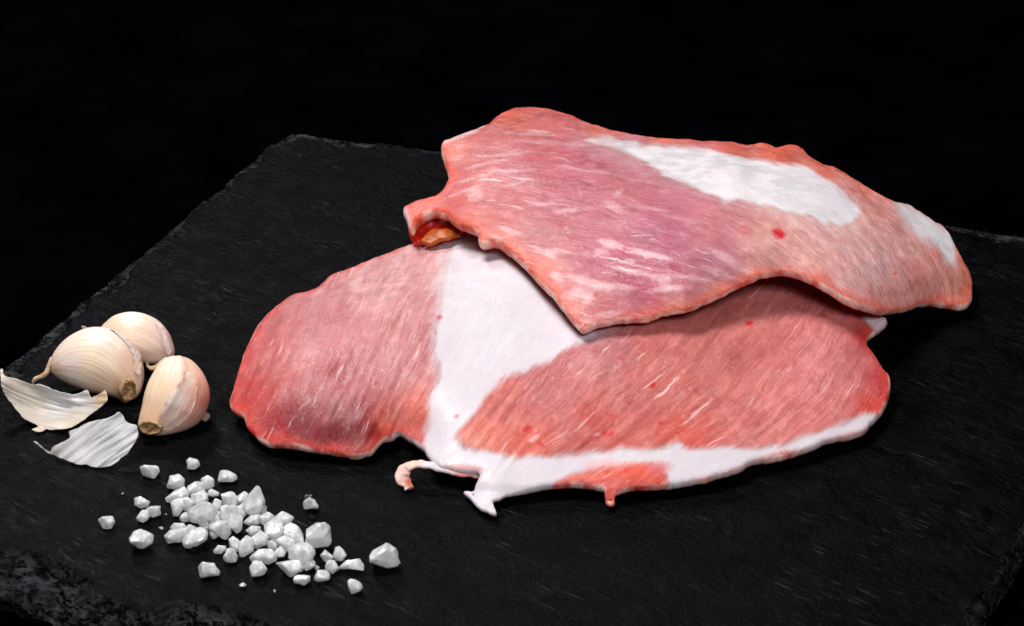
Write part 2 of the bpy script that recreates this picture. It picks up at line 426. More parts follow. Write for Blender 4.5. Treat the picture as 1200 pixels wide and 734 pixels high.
M_TAIL = simple('garlic_tail', (226, 205, 178), .55, .2, nz=(300.0, (196, 158, 118)), bump=(800.0, .0003))
M_PEEL = peel_material()
M_RED = simple('raw_fold', (214, 24, 16), .35, .3, (1, .25, .15), .0015, .3, (500.0, .0006), (220.0, (196, 58, 44)))
M_YFAT = simple('yellow_fat', (178, 88, 12), .38, .3, (1, .5, .2), .0015, .12, (500.0, .0008), (260.0, (176, 70, 8)))

# ------------------------------------------------------------------ table and slate board
TZ = -0.0125
V = []; g = np.linspace(-1, 1, 9)
tb = mesh_obj('table_surface', [(-4, -2.5, TZ), (4, -2.5, TZ), (4, 6, TZ), (-4, 6, TZ)], [(0, 1, 2, 3)], M_TABLE, smooth=False)
tag(tb, kind='structure')

def line_x(p, q, r, s):
    d1 = q-p; d2 = s-r; t = ((r[0]-p[0])*d2[1]-(r[1]-p[1])*d2[0])/(d1[0]*d2[1]-d1[1]*d2[0]); return p+t*d1
A = at(338, 150)[:2]; Lb = at(0, 432)[:2]; Bk = at(1200, 272)[:2]
F1 = at(0, 690)[:2]; F2 = at(170, 738)[:2]; R1 = at(1150, 734)[:2]; R2 = at(1203, 634)[:2]
cL = line_x(A, Lb, F1, F2); cR = line_x(A, Bk, R1, R2); cF = line_x(F1, F2, R1, R2)
CORN = np.array([A, cL, cF, cR])
def build_slate():
    h = .00072
    x0, y0 = CORN.min(0)-.004; x1, y1 = CORN.max(0)+.004
    gx, gy = np.meshgrid(np.arange(x0, x1, h), np.arange(y0, y1, h))
    P = CORN
    # signed distance to each side, wandering edges
    def side(a, b, amp, seed, f=1.0):
        d = b-a; L = np.linalg.norm(d); d = d/L; n = np.array([-d[1], d[0]])
        u = (gx-a[0])*d[0]+(gy-a[1])*d[1]; v = (gx-a[0])*n[0]+(gy-a[1])*n[1]
        w = amp*(1.1*noise(u*22*f, 0*u, seed)+.6*fbm(u*80*f, 0*u, seed+3, 4))
        return u, v+w
    s = []
    uL, dL = side(P[0], P[1], .0022, 1); uF, dF = side(P[1], P[2], .0030, 11); uR, dR = side(P[2], P[3], .0020, 21); uB, dB = side(P[3], P[0], .0015, 31)
    cen = CORN.mean(0)
    sg = 1 if dL[np.argmin(abs(gy[:, 0]-cen[1])), np.argmin(abs(gx[0]-cen[0]))] > 0 else -1
    dL, dF, dR, dB = [sg*d for d in (dL, dF, dR, dB)]
    # rounded corner at the back left
    def smin(a, b, k):
        hh = np.clip(.5+.5*(b-a)/k, 0, 1); return b*(1-hh)+a*hh-k*hh*(1-hh)
    d = smin(smin(dL, dB, .006), smin(dF, dR, .008), .004)
    # chipped bevel: wide on the front side, narrow elsewhere
    n1 = fbm(gx*42, gy*42, 2.2, 5); n2 = fbm(gx*130, gy*130, 5.1, 4)
    wf = .0165*(1+.40*noise(uF*26, 0*uF, 4.4)+.30*n1); wl = .0062*(1+.8*n1+.5*n2)
    near = lambda a: a
    wdt = np.where((dF < dL) & (dF < dR) & (dF < dB), wf, np.where((dR < dB) & (dR < dL), .0045*(1+.5*n1), wl))
    # blend widths near the corner of front and left
    bl = sstep(-.012, .012, dL-dF); wdt = np.where(np.minimum(dL, dF) < .03, wf*bl+wl*(1-bl), wdt)
    t = 1-np.clip(d/np.maximum(wdt, .002), 0, 1)             # 0 inside, 1 at the rim
    tn = np.clip(t+.22*n1*(t > 0)*np.minimum(t*4, 1)+.08*n2*np.minimum(t*4, 1), 0, 1.1)
    lay = 7.0; ph = tn*lay*(1+.5*n1)+(1.3*noise(uF*26, dF*60, 9.)+.45*noise(uF*90, dF*120, 19.)+.10*n2)*(t > 0); st = np.floor(np.maximum(ph, 0)); fr = np.maximum(ph, 0)-st
    stepz = np.clip((st+sstep(.8, 1.0, fr))/lay, 0, 1)
    fr_ = (dF <= dL+.004) & (dF < dB) | (dR < dL) & (dR < dB)
    drop = np.where(fr_, .0092, .0020)
    z = -drop*np.clip(.78*stepz+.22*np.maximum(tn, 0)**1.3, 0, 1)*(t > 0) 
    z = z-.00025*np.abs(n2)*np.clip(t*6, 0, 1)
    z = z+.00018*fbm(gx*25, gy*25, 1.0, 3)+.00007*fbm(gx*150, gy*60, 3.0, 2)
    z = np.where(t > 0, z, np.minimum(z, .0003))
    ok = d > 0
    ny, nx = gx.shape; idx = -np.ones((ny, nx), int)
    q = ok[:-1, :-1] & ok[1:, :-1] & ok[:-1, 1:] & ok[1:, 1:]
    used = np.zeros((ny, nx), bool); used[:-1, :-1] |= q; used[1:, :-1] |= q; used[:-1, 1:] |= q; used[1:, 1:] |= q
    idx[used] = np.arange(used.sum())
    V = np.stack([gx[used], gy[used], z[used]], 1); chip = np.clip(t*3.0, 0, 1)[used]*np.clip(.75+.6*n1, .25, 1)[used]
    chip = chip*np.where(fr_[used], 1.0, .85)
    j, i = np.where(q)
    Fq = np.stack([idx[j, i], idx[j, i+1], idx[j+1, i+1], idx[j+1, i]], 1)
    # rim wall down to the table
    e = np.concatenate([Fq[:, [0, 1]], Fq[:, [1, 2]], Fq[:, [2, 3]], Fq[:, [3, 0]]])
    key = e.min(1)*10**7+e.max(1); _, inv, cnt = np.unique(key, return_inverse=True, return_counts=True)
    be = e[cnt[inv] == 1]; bv = np.unique(be); m = -np.ones(len(V), int); m[bv] = np.arange(len(bv))
    off = np.array([cen[0], cen[1]])-V[bv, :2]; off = off/np.linalg.norm(off, axis=1)[:, None]
    r1 = V[bv].copy(); r1[:, :2] += off*.0006*(1+rng.random((len(bv), 1))); r1[:, 2] = TZ+.0022
    r2 = r1.copy(); r2[:, :2] += off*.002; r2[:, 2] = TZ+.0003
    nV = len(V); nb = len(bv)
    F1_ = np.stack([be[:, 1], be[:, 0], nV+m[be[:, 0]], nV+m[be[:, 1]]], 1)
    F2_ = F1_[:, [3, 2]]; F2_ = np.stack([F2_[:, 0], F2_[:, 1], F2_[:, 1]+nb, F2_[:, 0]+nb], 1)
    VV = np.concatenate([V, r1, r2]); cc = np.concatenate([chip, np.full(2*nb, .5)])
    print('slate verts', len(VV))
    AF = np.concatenate([Fq, F1_, F2_])
    o = mesh_obj('slate_board', VV, AF, M_SLATE, chip=cc)
    tt_ = np.concatenate([t[used], np.ones(2*nb)]); o.data.polygons.foreach_set('use_smooth', (tt_[AF].max(1) < .02).tolist())
    return o
sl = build_slate()
tag(sl, 'black rectangular slate serving board with rough chipped edges lying under everything', 'board')

# ------------------------------------------------------------------ the lower slice
SPARKLE_PAINT = [(410,435,60,32,.7),(445,480,14,26,.5),(350,430,30,50,.5),(650,240,110,70,.45),(760,330,90,40,.55),(500,400,30,60,.5),(800,430,120,70,.25),(1000,330,60,40,.3)]  # flesh areas where sparkle is painted into the colour
def fibre_slice(name, outline, step, zf, th, cols, fatpolys, flows, box, marbf, spots, edgecol, seed, disp_amp=.0003, jag=.9, zmin=.0004, rimw=.0026, edge_boost=None, fatcol=(217, 207, 214)):
    def disp(px, py, dd):
        u, v = flow(flows, px, py, box)
        f = np.zeros(len(px))
        for (poly, soft, amp, st) in fatpolys: f = np.maximum(f, sstep(-8, 8, sdf(smooth_loop(poly, 12), px, py))*st)
        return disp_amp*(1-.8*f)*(1.0*fbm(u*.02, v*.09, seed, 4)+.9*noise(px*.025, py*.035, seed+9))
    V, Fc, px, py, dd, under = slab(outline, step, zf, th, jag=jag, disp=disp, seed=seed, zmin=zmin)
    u, v = flow(flows, px, py, box)
    base = colmap(cols, px, py)*np.array([.89, .81, .93])
    fat = np.zeros(len(px)); fcol = np.tile(lin(fatcol), (len(px), 1))
    for (poly, soft, amp, st) in fatpolys:
        sd = sdf(smooth_loop(poly, 12), px, py)
        sd = sd+amp*(.9*fbm(px*.03, py*.03, seed+20, 3)+.7*noise(u*.02, v*.16, seed+4)+.5*noise(u*.05, v*.4, seed+6))
        fat = np.maximum(fat, sstep(-soft, soft, sd)*st)
    # fat gets a little pink where it is thin
    base = base*(1-fat[:, None])+fcol*fat[:, None]
    var = fbm(px*.016, py*.022, seed+40, 4)
    base = base*(1+(.10*var)[:, None]*(1-fat)[:, None]*np.array([.5, 1.2, 1.0]))
    # cut rim: saturated band, then a thin pale lip
    ew = rimw*(1+.7*fbm(px*.03, py*.03, seed+60, 3))
    eb = edge_boost(px, py) if edge_boost else 1.0
    r = (1-sstep(0, 1, dd/np.maximum(ew*2.6, 1e-4)))*(1-fat)*.75*eb
    base = base*(1-r[:, None])+lin(edgecol)*r[:, None]
    lip = (1-sstep(.25, .75, dd/np.maximum(ew*.75, 1e-4)))*np.clip(.55+1.2*fbm(px*.05, py*.05, seed+70, 3), 0, .9)*(1-fat)
    base = base*(1-lip[:, None])+lin((246, 214, 200))*lip[:, None]
    for (sx, sy, r1, r2, a, c, k) in spots:
        if c == RED: r1, r2 = r1*.95, r2*.95
        ca, sa = math.cos(math.radians(a)), math.sin(math.radians(a))
        dx, dy = px-sx, -(py-sy); e = np.sqrt(((dx*ca+dy*sa)/r1)**2+((-dx*sa+dy*ca)/r2)**2)
        e = e+.35*noise(px*.35, py*.35, sx)
        m = (1-sstep(.5, 1.25, e))*k*(1-under)
        base = base*(1-m[:, None])+lin(c)*m[:, None]
    dk = under*.55*(1-.9*fat)
    base = base*(1-dk[:, None])+lin((196, 70, 60))*dk[:, None]
    KEEP = dict(SLAB); KEEP.update(V=V, px=px)
    marb = marbf(px, py); sparkle_paint = np.clip(sum(a*np.exp(-(((px-x)/rx)**2+((py-y)/ry)**2)) for x, y, rx, ry, a in SPARKLE_PAINT), .08, 1)
    at_ = dict(base=np.clip(base, 0, 1), fat=fat, marb=marb, sparkle_paint=sparkle_paint, flow=np.stack([u, v, 0*u], 1))
    KEEP['at'] = at_; DATA[name+str(seed)] = KEEP
    o = mesh_obj(name, V, Fc, M_MEAT, **at_); o['k'] = name+str(seed); return o
DATA = {}
def fat_parts(o, name, split):
    """the white fat as bodies of their own, let into the flesh and standing a hair proud of it"""
    K = DATA[o['k']]; del o['k']; T = K['tri']; f = K['at']['fat']; out = []; nt = K['top']
    for sel in split(K['px'][:nt]):
        t = T[(f[T].mean(1) > .5) & sel[T].all(1)]
        vs = np.unique(t); m = -np.ones(nt, int); m[vs] = np.arange(len(vs)); t = m[t]
        e = np.concatenate([t[:, [0, 1]], t[:, [1, 2]], t[:, [2, 0]]]); key = e.min(1)*10**7+e.max(1)
        _, inv, cnt = np.unique(key, return_inverse=True, return_counts=True); be = e[cnt[inv] == 1]
        rimv = np.zeros(len(vs), bool); rimv[be.ravel()] = True
        P = K['V'][vs]; N = K['n'][vs]; top = P+N*np.where(rimv, -.00002, .00009)[:, None]
        bot = P-N*np.minimum(K['inner'][vs]*1.6, .003)[:, None]*.9-N*.00003; n = len(vs)
        side = np.concatenate([np.stack([be[:, 1], be[:, 0], be[:, 0]+n], 1), np.stack([be[:, 1], be[:, 0]+n, be[:, 1]+n], 1)])
        at_ = {k: np.concatenate([a[vs], a[vs]]) for k, a in K['at'].items()}
        q = mesh_obj(name, np.concatenate([top, bot]), np.concatenate([t, t[:, ::-1]+n, side]), M_MEAT, **at_)
        nn = np.array([v.normal[:] for v in q.data.vertices])
        # shade with the flesh's own normals so no seam shows
        fl = np.array([v.normal[:] for v in o.data.vertices])[vs]
        nn[:n] = fl
        q.data.normals_split_custom_set_from_vertices([tuple(x) for x in nn]); out.append(q)
    return out

LOW_OUT = [(536,277),(520,280),(491,288),(467,296),(434,309),(412,318),(389,327),(369,343),(346,349),(332,358),(316,371),(303,387),(289,415),(281,438),(275,460),(271,476),(274,485),
 (287,494),(292,506),(301,515),(313,524),(340,527),(373,532),(400,536),(416,538),(434,535),(440,530),(448,520),(460,517),(468,512),(480,519),(497,531),(503,540),
 (516,551),(538,556),(560,557),(561,562),(558,570),(556,577),(550,577),(543,578),(548,583),(554,589),(559,595),(566,599),(573,602),(582,604),(580,596),(578,589),(585,587),(594,583),(605,581),(620,578),(640,574),(664,571),(690,573),(701,575),(708,577),(709,584),(710,590),(715,593),(720,592),(720,587),(721,582),(728,579),(744,575),(781,573),(815,568),(842,561),(867,553),(883,544),(903,542),(924,537),(950,528),(969,520),(990,516),(1010,510),(1020,500),(1028,493),
 (1036,482),(1042,466),(1043,447),(1034,434),(1025,421),(1015,406),(1021,397),(1030,390),(1040,380),(1033,373),(1015,366),(1000,345),(985,318),(940,270),(860,235),(760,215),(660,212),(590,232)]
lowz_mm = [(272,478,4),(300,514,3),(373,530,3),(440,528,3),(468,512,4),(510,552,4),(561,560,5),(545,579,1.6),(558,588,2.2),(581,602,1.3),(578,587,3),(600,581,3),(640,572,4),(714,592,1.5),(715,582,3.5),(744,574,4),(842,560,4),(924,537,4),(1010,509,4),(1042,466,5),(1043,445,6),(1016,406,9),(1038,378,12),
 (303,387,7),(332,358,8),(389,327,9),(434,309,10),(491,288,12),(536,277,14),
 (320,460,12),(340,400,15),(400,440,16),(400,380,18),(460,340,19),(470,430,17),(430,500,9),(340,500,8),(520,480,13),
 (540,420,17),(560,350,22),(600,400,19),(640,370,21),(600,300,24),(650,440,16),(650,500,12),(700,540,7),
 (700,420,19),(760,380,21),(840,350,20),(920,345,17),(980,362,14),(800,450,15),(800,510,9),(900,420,15),(900,490,9),(980,430,12),(980,480,8),
 (690,330,23),(760,280,21),(860,270,17),(940,290,12),(985,325,9),(660,240,20),(600,250,19),(760,230,14)]
lz = tps([(a, b, c/1000) for a, b, c in lowz_mm])
low_z = lambda x, y: np.maximum(lz(x, y)-.0, .0022)
low_cols = [(300,470,45,(208,84,76)),(320,420,45,(212,118,110)),(300,500,30,(206,88,80)),(380,400,60,(214,142,138)),(350,500,46,(150,40,50)),(400,508,50,(138,10,26)),(438,512,26,(150,10,20)),(330,500,26,(176,40,48)),(375,490,30,(170,70,76)),(330,512,20,(196,70,66)),(395,525,18,(206,60,56)),(400,450,45,(200,118,116)),(460,330,60,(222,166,156)),
 (500,300,45,(228,180,168)),(470,420,50,(210,140,134)),(490,480,30,(224,118,96)),(450,505,30,(222,112,88)),(520,300,30,(230,188,176)),
 (590,480,40,(214,112,98)),(570,512,30,(226,118,90)),(620,520,25,(226,110,84)),(650,450,50,(206,122,116)),(700,500,45,(212,106,90)),(760,440,60,(212,122,108)),(720,420,40,(202,128,124)),
 (850,400,65,(214,128,114)),(820,350,40,(206,118,108)),(930,360,40,(220,134,122)),(900,480,50,(226,138,124)),(970,430,55,(232,148,140)),(1030,450,22,(212,84,80)),(1015,480,20,(222,92,76)),(1010,400,25,(208,84,76)),
 (960,345,20,(190,60,50)),(800,515,30,(224,104,82)),(735,555,22,(232,112,88))]
low_fat = [
 ([(545,262),(530,300),(519,345),(511,395),(510,425),(514,450),(505,466),(508,490),(500,512),(497,535),(505,550),(530,560),(540,585),(560,606),(590,606),(600,588),(640,578),(652,569),(690,557),(735,551),(775,552),(784,574),(800,572),(842,562),(867,554),(884,544),(950,530),(969,520),(1010,511),(1030,494),(1012,491),(993,498),(952,514),(915,524),(880,531),(850,527),(822,532),(800,530),(793,520),(775,529),(740,531),(690,535),(640,540),(600,539),(560,531),(541,524),(540,506),(556,488),(570,468),(586,452),(612,441),(645,427),(672,411),(700,398),(690,382),(668,366),(640,338),(610,312),(590,290),(570,262)], 5.5, 3.6, 1.0),
 ([(455,516),(468,508),(480,515),(500,524),(505,540),(497,536),(480,524)], 3, 1.5, .9),
 ([(1012,364),(1036,370),(1043,380),(1030,392),(1020,388),(1010,378)], 3, 1.5, .9),
 ([(560,270),(600,290),(640,330),(690,380),(720,390),(690,402),(640,400),(590,380),(560,330)], 14, 4, .5),
 ([(540,285),(560,300),(540,360),(528,420),(530,470),(510,470),(506,430),(504,395),(510,345),(522,300)], 9, 5, .5),
 ([(505,278),(560,270),(555,300),(530,305),(515,292)], 12, 3, .45),
]
low_flow = [(300,470,62),(300,400,66),(340,500,55),(380,380,70),(380,460,72),(440,330,68),(430,430,78),(450,490,70),(500,330,76),(495,420,88),(520,290,65),(560,350,80),(560,430,60),
 (570,500,45),(620,490,42),(680,430,38),(700,510,35),(780,400,38),(780,480,40),(850,360,35),(850,450,50),(900,400,55),(920,480,55),(960,420,66),(1000,440,72),(700,545,3),(850,545,12),(960,515,18)]
def low_marb(x, y):
    m = .45+.35*sstep(420, 330, y)*(x < 520)+.25*np.exp(-(((x-740)/80)**2+((y-430)/50)**2))
    return np.clip(m, 0, 1)
RED = (205, 8, 28)
low_spots = [(515,377,5,2.5,0,RED,.75),(536,492,4,3,40,RED,.95),(619,507,8,3,25,RED,.85),(634,525,7,2.5,-35,RED,.85),(713,513,8,4,0,RED,.9),(714,491,4,5,90,RED,.7),(763,456,5,4,0,RED,.9),(729,425,4,3,0,RED,.7),
 (877,384,5,4,0,RED,.9),(773,501,4,2.5,0,RED,.75),(792,512,3,2.5,0,RED,.6),(963,376,4,3,0,RED,.6),(905,412,3,2.5,0,(200,50,50),.5),(510,395,2,3,0,RED,.5),(893,461,3,2.5,0,(190,60,60),.5),
 (606,513,4,2,30,RED,.5),(698,514,6,2,10,(255,190,190),.5),(626,518,8,3,30,(250,200,200),.6),(836,470,10,2.5,-50,(185,80,76),.6),(818,468,9,2.5,-45,(185,80,76),.5),
 (735,555,42,9,4,(230,96,78),.85),(715,584,8,10,0,(226,84,66),.9),(716,591,5,3,0,(240,180,150),.8),(690,563,30,5,2,(236,110,86),.7),(705,549,25,6,5,(236,160,160),.5),(770,552,18,8,0,(222,110,120),.6),(542,551,22,4,0,(236,120,110),.5),(563,555,10,3,0,(240,130,110),.4)]
low_fat_split = lambda x: [x > 0]
low = root('lower_meat_slice', tuple(at(650, 480, 0)))
lo = fibre_slice('flesh', LOW_OUT, 2.2, low_z, lambda x, y: .0040-.0023*(sstep(566, 580, y-.10*(x-560))*(x < 650)+sstep(574, 582, y)*(x > 690)*(x < 740)), low_cols, low_fat, low_flow, (250,200,1070,620), low_marb, low_spots, (214,62,48), 3, disp_amp=.0004)
# strips that trail off the front edge
def ribbon(name, rail, mat_cols, fatv, seed):
    """tapering strand; rail = px, py, height mm, half width mm, half thickness mm"""
    R = np.array(rail, float); k = 8; n = (len(R)-1)*k+1
    t = np.linspace(0, len(R)-1, n); C = []
    for c in range(5):
        sm = smooth_loop([(i*10, R[i, c]*1.0) for i in range(len(R))], 1e9, closed=False)
        C.append(np.interp(t, np.arange(len(R)), R[:, c]))
    C = np.array(C)
    ker = np.array([1, 2, 3, 2, 1])/9.
    for c in range(5):
        p = np.pad(C[c], 2, mode='edge'); p[:2] = 2*C[c][0]-C[c][2:0:-1]; p[-2:] = 2*C[c][-1]-C[c][-2:-4:-1]; C[c] = np.convolve(p, ker, 'valid')
    P = at(C[0], C[1], C[2]/1000); T = np.gradient(P, axis=0); T /= np.linalg.norm(T, axis=1)[:, None]
    up = np.tile([0, 0, 1.], (n, 1)); S = np.cross(T, up); S /= np.linalg.norm(S, axis=1)[:, None]; N = np.cross(S, T)
    V = []; m = 14
    for j in range(m):
        a = 2*math.pi*j/m; V.append(P+S*(C[3]/1000*math.cos(a))[:, None]+N*(C[4]/1000*math.sin(a))[:, None])
    V = np.stack(V, 1).reshape(-1, 3); px, py = proj(V)
    V = V+(.00038*fbm(V[:, 0]*330, V[:, 1]*330, seed, 4))[:, None]*np.array([1, 1, 1])
    V[:, 2] = np.maximum(V[:, 2], .0004)
    Fc = [(i*m+j, i*m+(j+1) % m, (i+1)*m+(j+1) % m, (i+1)*m+j) for i in range(n-1) for j in range(m)]
    Fc = [f[::-1] for f in Fc]
    V = np.concatenate([V, P[:1], P[-1:]]); a, b = len(V)-2, len(V)-1
    Fc += [(a, (j+1) % m, j) for j in range(m)]+[(b, (n-1)*m+j, (n-1)*m+(j+1) % m) for j in range(m)]
    px, py = proj(V); u = np.concatenate([np.repeat(np.arange(n)*4., m), [0, n*4.]]); v = np.concatenate([np.tile(np.arange(m)*3., n), [0, 0]])
    return mesh_obj(name, V, Fc, M_MEAT, base=colmap(mat_cols, px, py), fat=np.full(len(V), fatv), marb=np.full(len(V), .3), flow=np.stack([u, v, 0*u], 1))
W_ = (226,216,222)
st1 = ribbon('trailing_strand', [(566,553,4.2,3.4,1.2),(545,552,4.6,3.2,1.2),(520,548,4.8,2.7,1.1),(500,545,5.4,2.1,1.0),(484,545,5.6,2.0,.9),(474,549,4.8,2.4,.9),(471,558,3.4,2.5,.8),(475,566,2.0,2.3,.7),(480,573,1.2,1.9,.5)],
  [(545,555,12,(236,150,140)),(510,548,20,W_),(480,545,14,(240,196,180)),(470,555,10,(240,200,190)),(480,566,8,(222,118,90)),(474,574,6,W_)], .7, 5)
st1['label'] = 'curled pale strand at the front edge'
adopt(low, lo, st1, *fat_parts(lo, 'fat_band', low_fat_split))
tag(low, 'wide raw meat slice lying flat on the slate, split by a white band of fat', 'meat slice')

# ------------------------------------------------------------------ the upper slice
UP_OUT = [(473,250),(476,245),(494,238),(515,232),(523,222),(526,212),(521,196),(518,183),(520,171),(532,167),(545,162),(560,156),(574,150),(582,142),(591,137),(600,133),(620,131),(641,132),(663,138),(694,150),(715,156),(732,160),(766,166),(800,168),(828,170),(855,171),(875,175),(887,173),(899,173),(908,177),(916,176),(926,174),(937,177),(950,189),(963,196),(977,200),(995,211),(1011,221),(1039,237),(1063,244),(1078,253),(1090,261),(1102,269),(1110,278),(1120,296),(1129,313),(1136,327),(1138,346),(1136,358),(1131,363),(1115,362),(1095,360),(1076,361),(1062,366),(1050,368),(1032,369),(1015,365),(1000,360),(984,352),(970,343),(957,336),(945,330),(933,326),(916,323),(892,327),(878,333),(865,339),(848,348),(831,356),(807,366),(790,369),(774,372),(760,378),(744,378),(736,379),(720,380),(713,383),(700,384),(692,388),(683,390),(675,384),(667,375),(657,362),(648,350),(636,338),(625,327),(616,317),(606,307),(594,297),(583,289),(574,288),(566,290),(561,287),(561,280),(557,274),(547,270),(538,267),(530,262),(524,256),(515,254),(507,253),(497,258),(490,265),(486,273),(480,272),(477,262)]
upz_mm = [(473,252,24),(490,262,24),(520,250,27),(540,267,29),(560,285,30),(583,288,31),(606,307,31),(648,349,29),(683,390,25),(713,383,26),(774,372,27),(831,356,29),(865,339,31),(916,324,32.5),(957,337,30),(984,353,26),(1015,366,21),(1052,368,14),(1090,361,8),(1131,363,4),(1138,345,4),
 (1120,296,10),(1110,278,11),(1063,244,19),(1011,221,25),(950,189,28),(926,174,28),(899,173,27),(875,175,27),(800,168,28),(732,160,29),(694,150,30),(641,132,29),(610,132,28),(574,150,31),(545,162,32),(520,172,30),(519,185,30),(526,213,30),(515,232,28),
 (600,160,37),(600,220,37),(620,270,36),(700,200,41),(700,270,39),(700,340,33),(780,220,42),(800,290,40),(800,350,32),(860,200,38),(880,240,42),(880,300,38),(950,230,37),(960,290,36),(1020,260,29),(1030,320,25),(1090,320,16),(650,160,35),(660,320,33)]
uz = tps([(a, b, c/1000) for a, b, c in upz_mm])
up_z = lambda x, y: np.maximum(uz(x, y), .0036)
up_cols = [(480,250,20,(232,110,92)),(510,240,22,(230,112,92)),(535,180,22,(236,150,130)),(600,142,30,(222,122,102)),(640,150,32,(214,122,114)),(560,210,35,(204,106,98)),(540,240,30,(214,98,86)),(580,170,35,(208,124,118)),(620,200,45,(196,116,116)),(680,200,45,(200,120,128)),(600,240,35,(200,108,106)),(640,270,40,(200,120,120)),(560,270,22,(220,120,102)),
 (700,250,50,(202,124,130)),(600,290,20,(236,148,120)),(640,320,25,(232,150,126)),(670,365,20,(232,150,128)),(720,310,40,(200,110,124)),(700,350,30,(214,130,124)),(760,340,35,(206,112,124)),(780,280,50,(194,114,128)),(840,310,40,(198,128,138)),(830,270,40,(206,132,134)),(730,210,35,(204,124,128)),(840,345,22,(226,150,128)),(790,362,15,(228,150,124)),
 (900,290,45,(226,172,156)),(880,325,25,(230,164,142)),(960,290,45,(236,186,170)),(950,330,25,(236,168,146)),(1010,310,50,(236,188,176)),(1040,350,30,(230,166,152)),(1080,340,30,(236,172,152)),(1110,345,22,(236,164,140)),(1020,250,30,(238,174,156)),(1050,280,34,(238,184,168)),(1125,345,14,(222,128,104)),  # peach right end, made paler to paint in a broad highlight
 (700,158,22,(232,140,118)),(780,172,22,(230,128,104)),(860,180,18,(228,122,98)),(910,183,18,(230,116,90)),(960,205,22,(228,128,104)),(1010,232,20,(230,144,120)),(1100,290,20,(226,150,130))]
up_fat = [
 ([(684,171),(700,166),(717,167),(740,173),(780,178),(831,181),(872,192),(916,197),(950,206),(984,228),(1004,248),(999,262),(974,268),(926,255),(882,245),(848,240),(814,226),(780,211),(766,203),(732,186),(713,176),(695,173)], 4.5, 4.5, 1.0),
 ([(670,172),(740,170),(860,192),(960,215),(1010,250),(1006,276),(960,276),(860,250),(770,222),(700,188)], 12, 6, .22),
 ([(1044,240),(1063,247),(1090,261),(1112,280),(1116,300),(1110,312),(1097,300),(1082,286),(1069,276),(1052,258)], 7, 4, 1.0),
 ([(518,168),(545,160),(570,152),(560,162),(540,170),(522,178)], 3, 2, .6),
 ([(470,248),(476,246),(481,256),(483,270),(478,272),(472,258)], 2, 1, .75),
]
up_flow = [(480,260,25),(520,240,20),(530,180,10),(560,220,12),(600,150,-5),(600,200,0),(600,260,-8),(560,275,-15),(650,240,-6),(660,320,-18),(680,370,-15),(700,180,-14),(720,250,-4),(720,330,-12),(780,230,-14),(780,350,-5),(800,300,-12),(850,270,-18),(860,330,-22),(880,210,-18),(900,270,-35),(910,300,-40),(950,250,-32),(940,300,-50),(970,330,-55),(1000,290,-55),(1010,340,-62),(1050,320,-66),(1050,260,-45),(1090,350,-80),(1120,340,-85),(1090,290,-60)]
def up_marb(x, y):
    m = .40+.40*np.exp(-(((x-580)/60)**2+((y-210)/55)**2))+.60*np.exp(-(((x-740)/110)**2+((y-320)/38)**2))+.1*(x > 900)
    return np.clip(m, 0, 1)
PAL = (236, 196, 200)
up_spots = [(911,279,9,5.5,-20,(206,14,24),1.0),(872,275,10,6,-10,(212,90,100),.55),(1044,324,3,2,0,(214,70,50),.8),
 (620,192,24,3,0,(224,96,104),.4),(660,190,26,3,4,(222,104,112),.45),(640,182,30,2.5,2,(214,96,110),.35)]
for (a, b, r1, r2, an, k) in [(717,292,16,6,-12,.75),(706,301,10,5,0,.6),(762,303,30,4,-14,.7),(740,322,34,4,-12,.65),(690,335,26,5,-18,.7),(685,350,16,8,-30,.65),(724,340,24,4,-4,.6),(784,342,26,4,6,.55),(855,310,26,6,-30,.6),(838,322,20,7,-20,.5),(812,330,28,3,-8,.45),
    (720,247,14,5,-20,.45),(725,232,8,4,40,.4),(668,252,24,3,4,.4),(560,236,10,9,0,.5),(590,188,34,2,6,.5),(575,198,30,2,14,.45),(560,215,28,2,16,.45),(548,230,24,2,22,.45),(640,174,45,2,-3,.4),(620,164,40,1.8,-2,.4),(600,206,38,2,2,.4),(690,206,40,1.8,-8,.35),
    (640,245,16,2.5,6,.5),(606,222,18,2.5,14,.4),(600,276,18,3,-16,.45),(640,300,16,4,-20,.5),(585,285,10,3,-20,.6),(660,300,20,3,-10,.45),(1020,315,14,6,-50,.5),(985,300,26,2,-50,.45),(966,296,26,1.8,-48,.4),(1004,318,24,2,-56,.4),(946,278,24,2,-40,.4),(760,250,26,2,-8,.3),(800,262,30,2,-12,.3),(712,372,18,5,10,.55),(690,380,10,4,0,.5),(655,330,10,5,-30,.6),(668,352,8,6,0,.4)]:
    up_spots.append((a, b, r1, r2, an, PAL, k))
for (a, b, r1, r2, an) in [(680,310,22,8,-10),(745,335,26,5,-10),(800,318,24,8,-14),(735,312,26,6,-10),(690,322,16,5,-14)]:
    up_spots.append((a, b, r1, r2, an, (176,78,108), .40))
up = root('upper_meat_slice', tuple(at(800, 280, .03)))
ub = fibre_slice('flesh', UP_OUT, 2.1, up_z, lambda x, y: .0040+.0014*sstep(700, 560, x), up_cols, up_fat, up_flow, (455,115,1160,410), up_marb, up_spots, (232,96,66), 5, disp_amp=.00030, zmin=.0006, rimw=.0024, fatcol=(231, 224, 228))
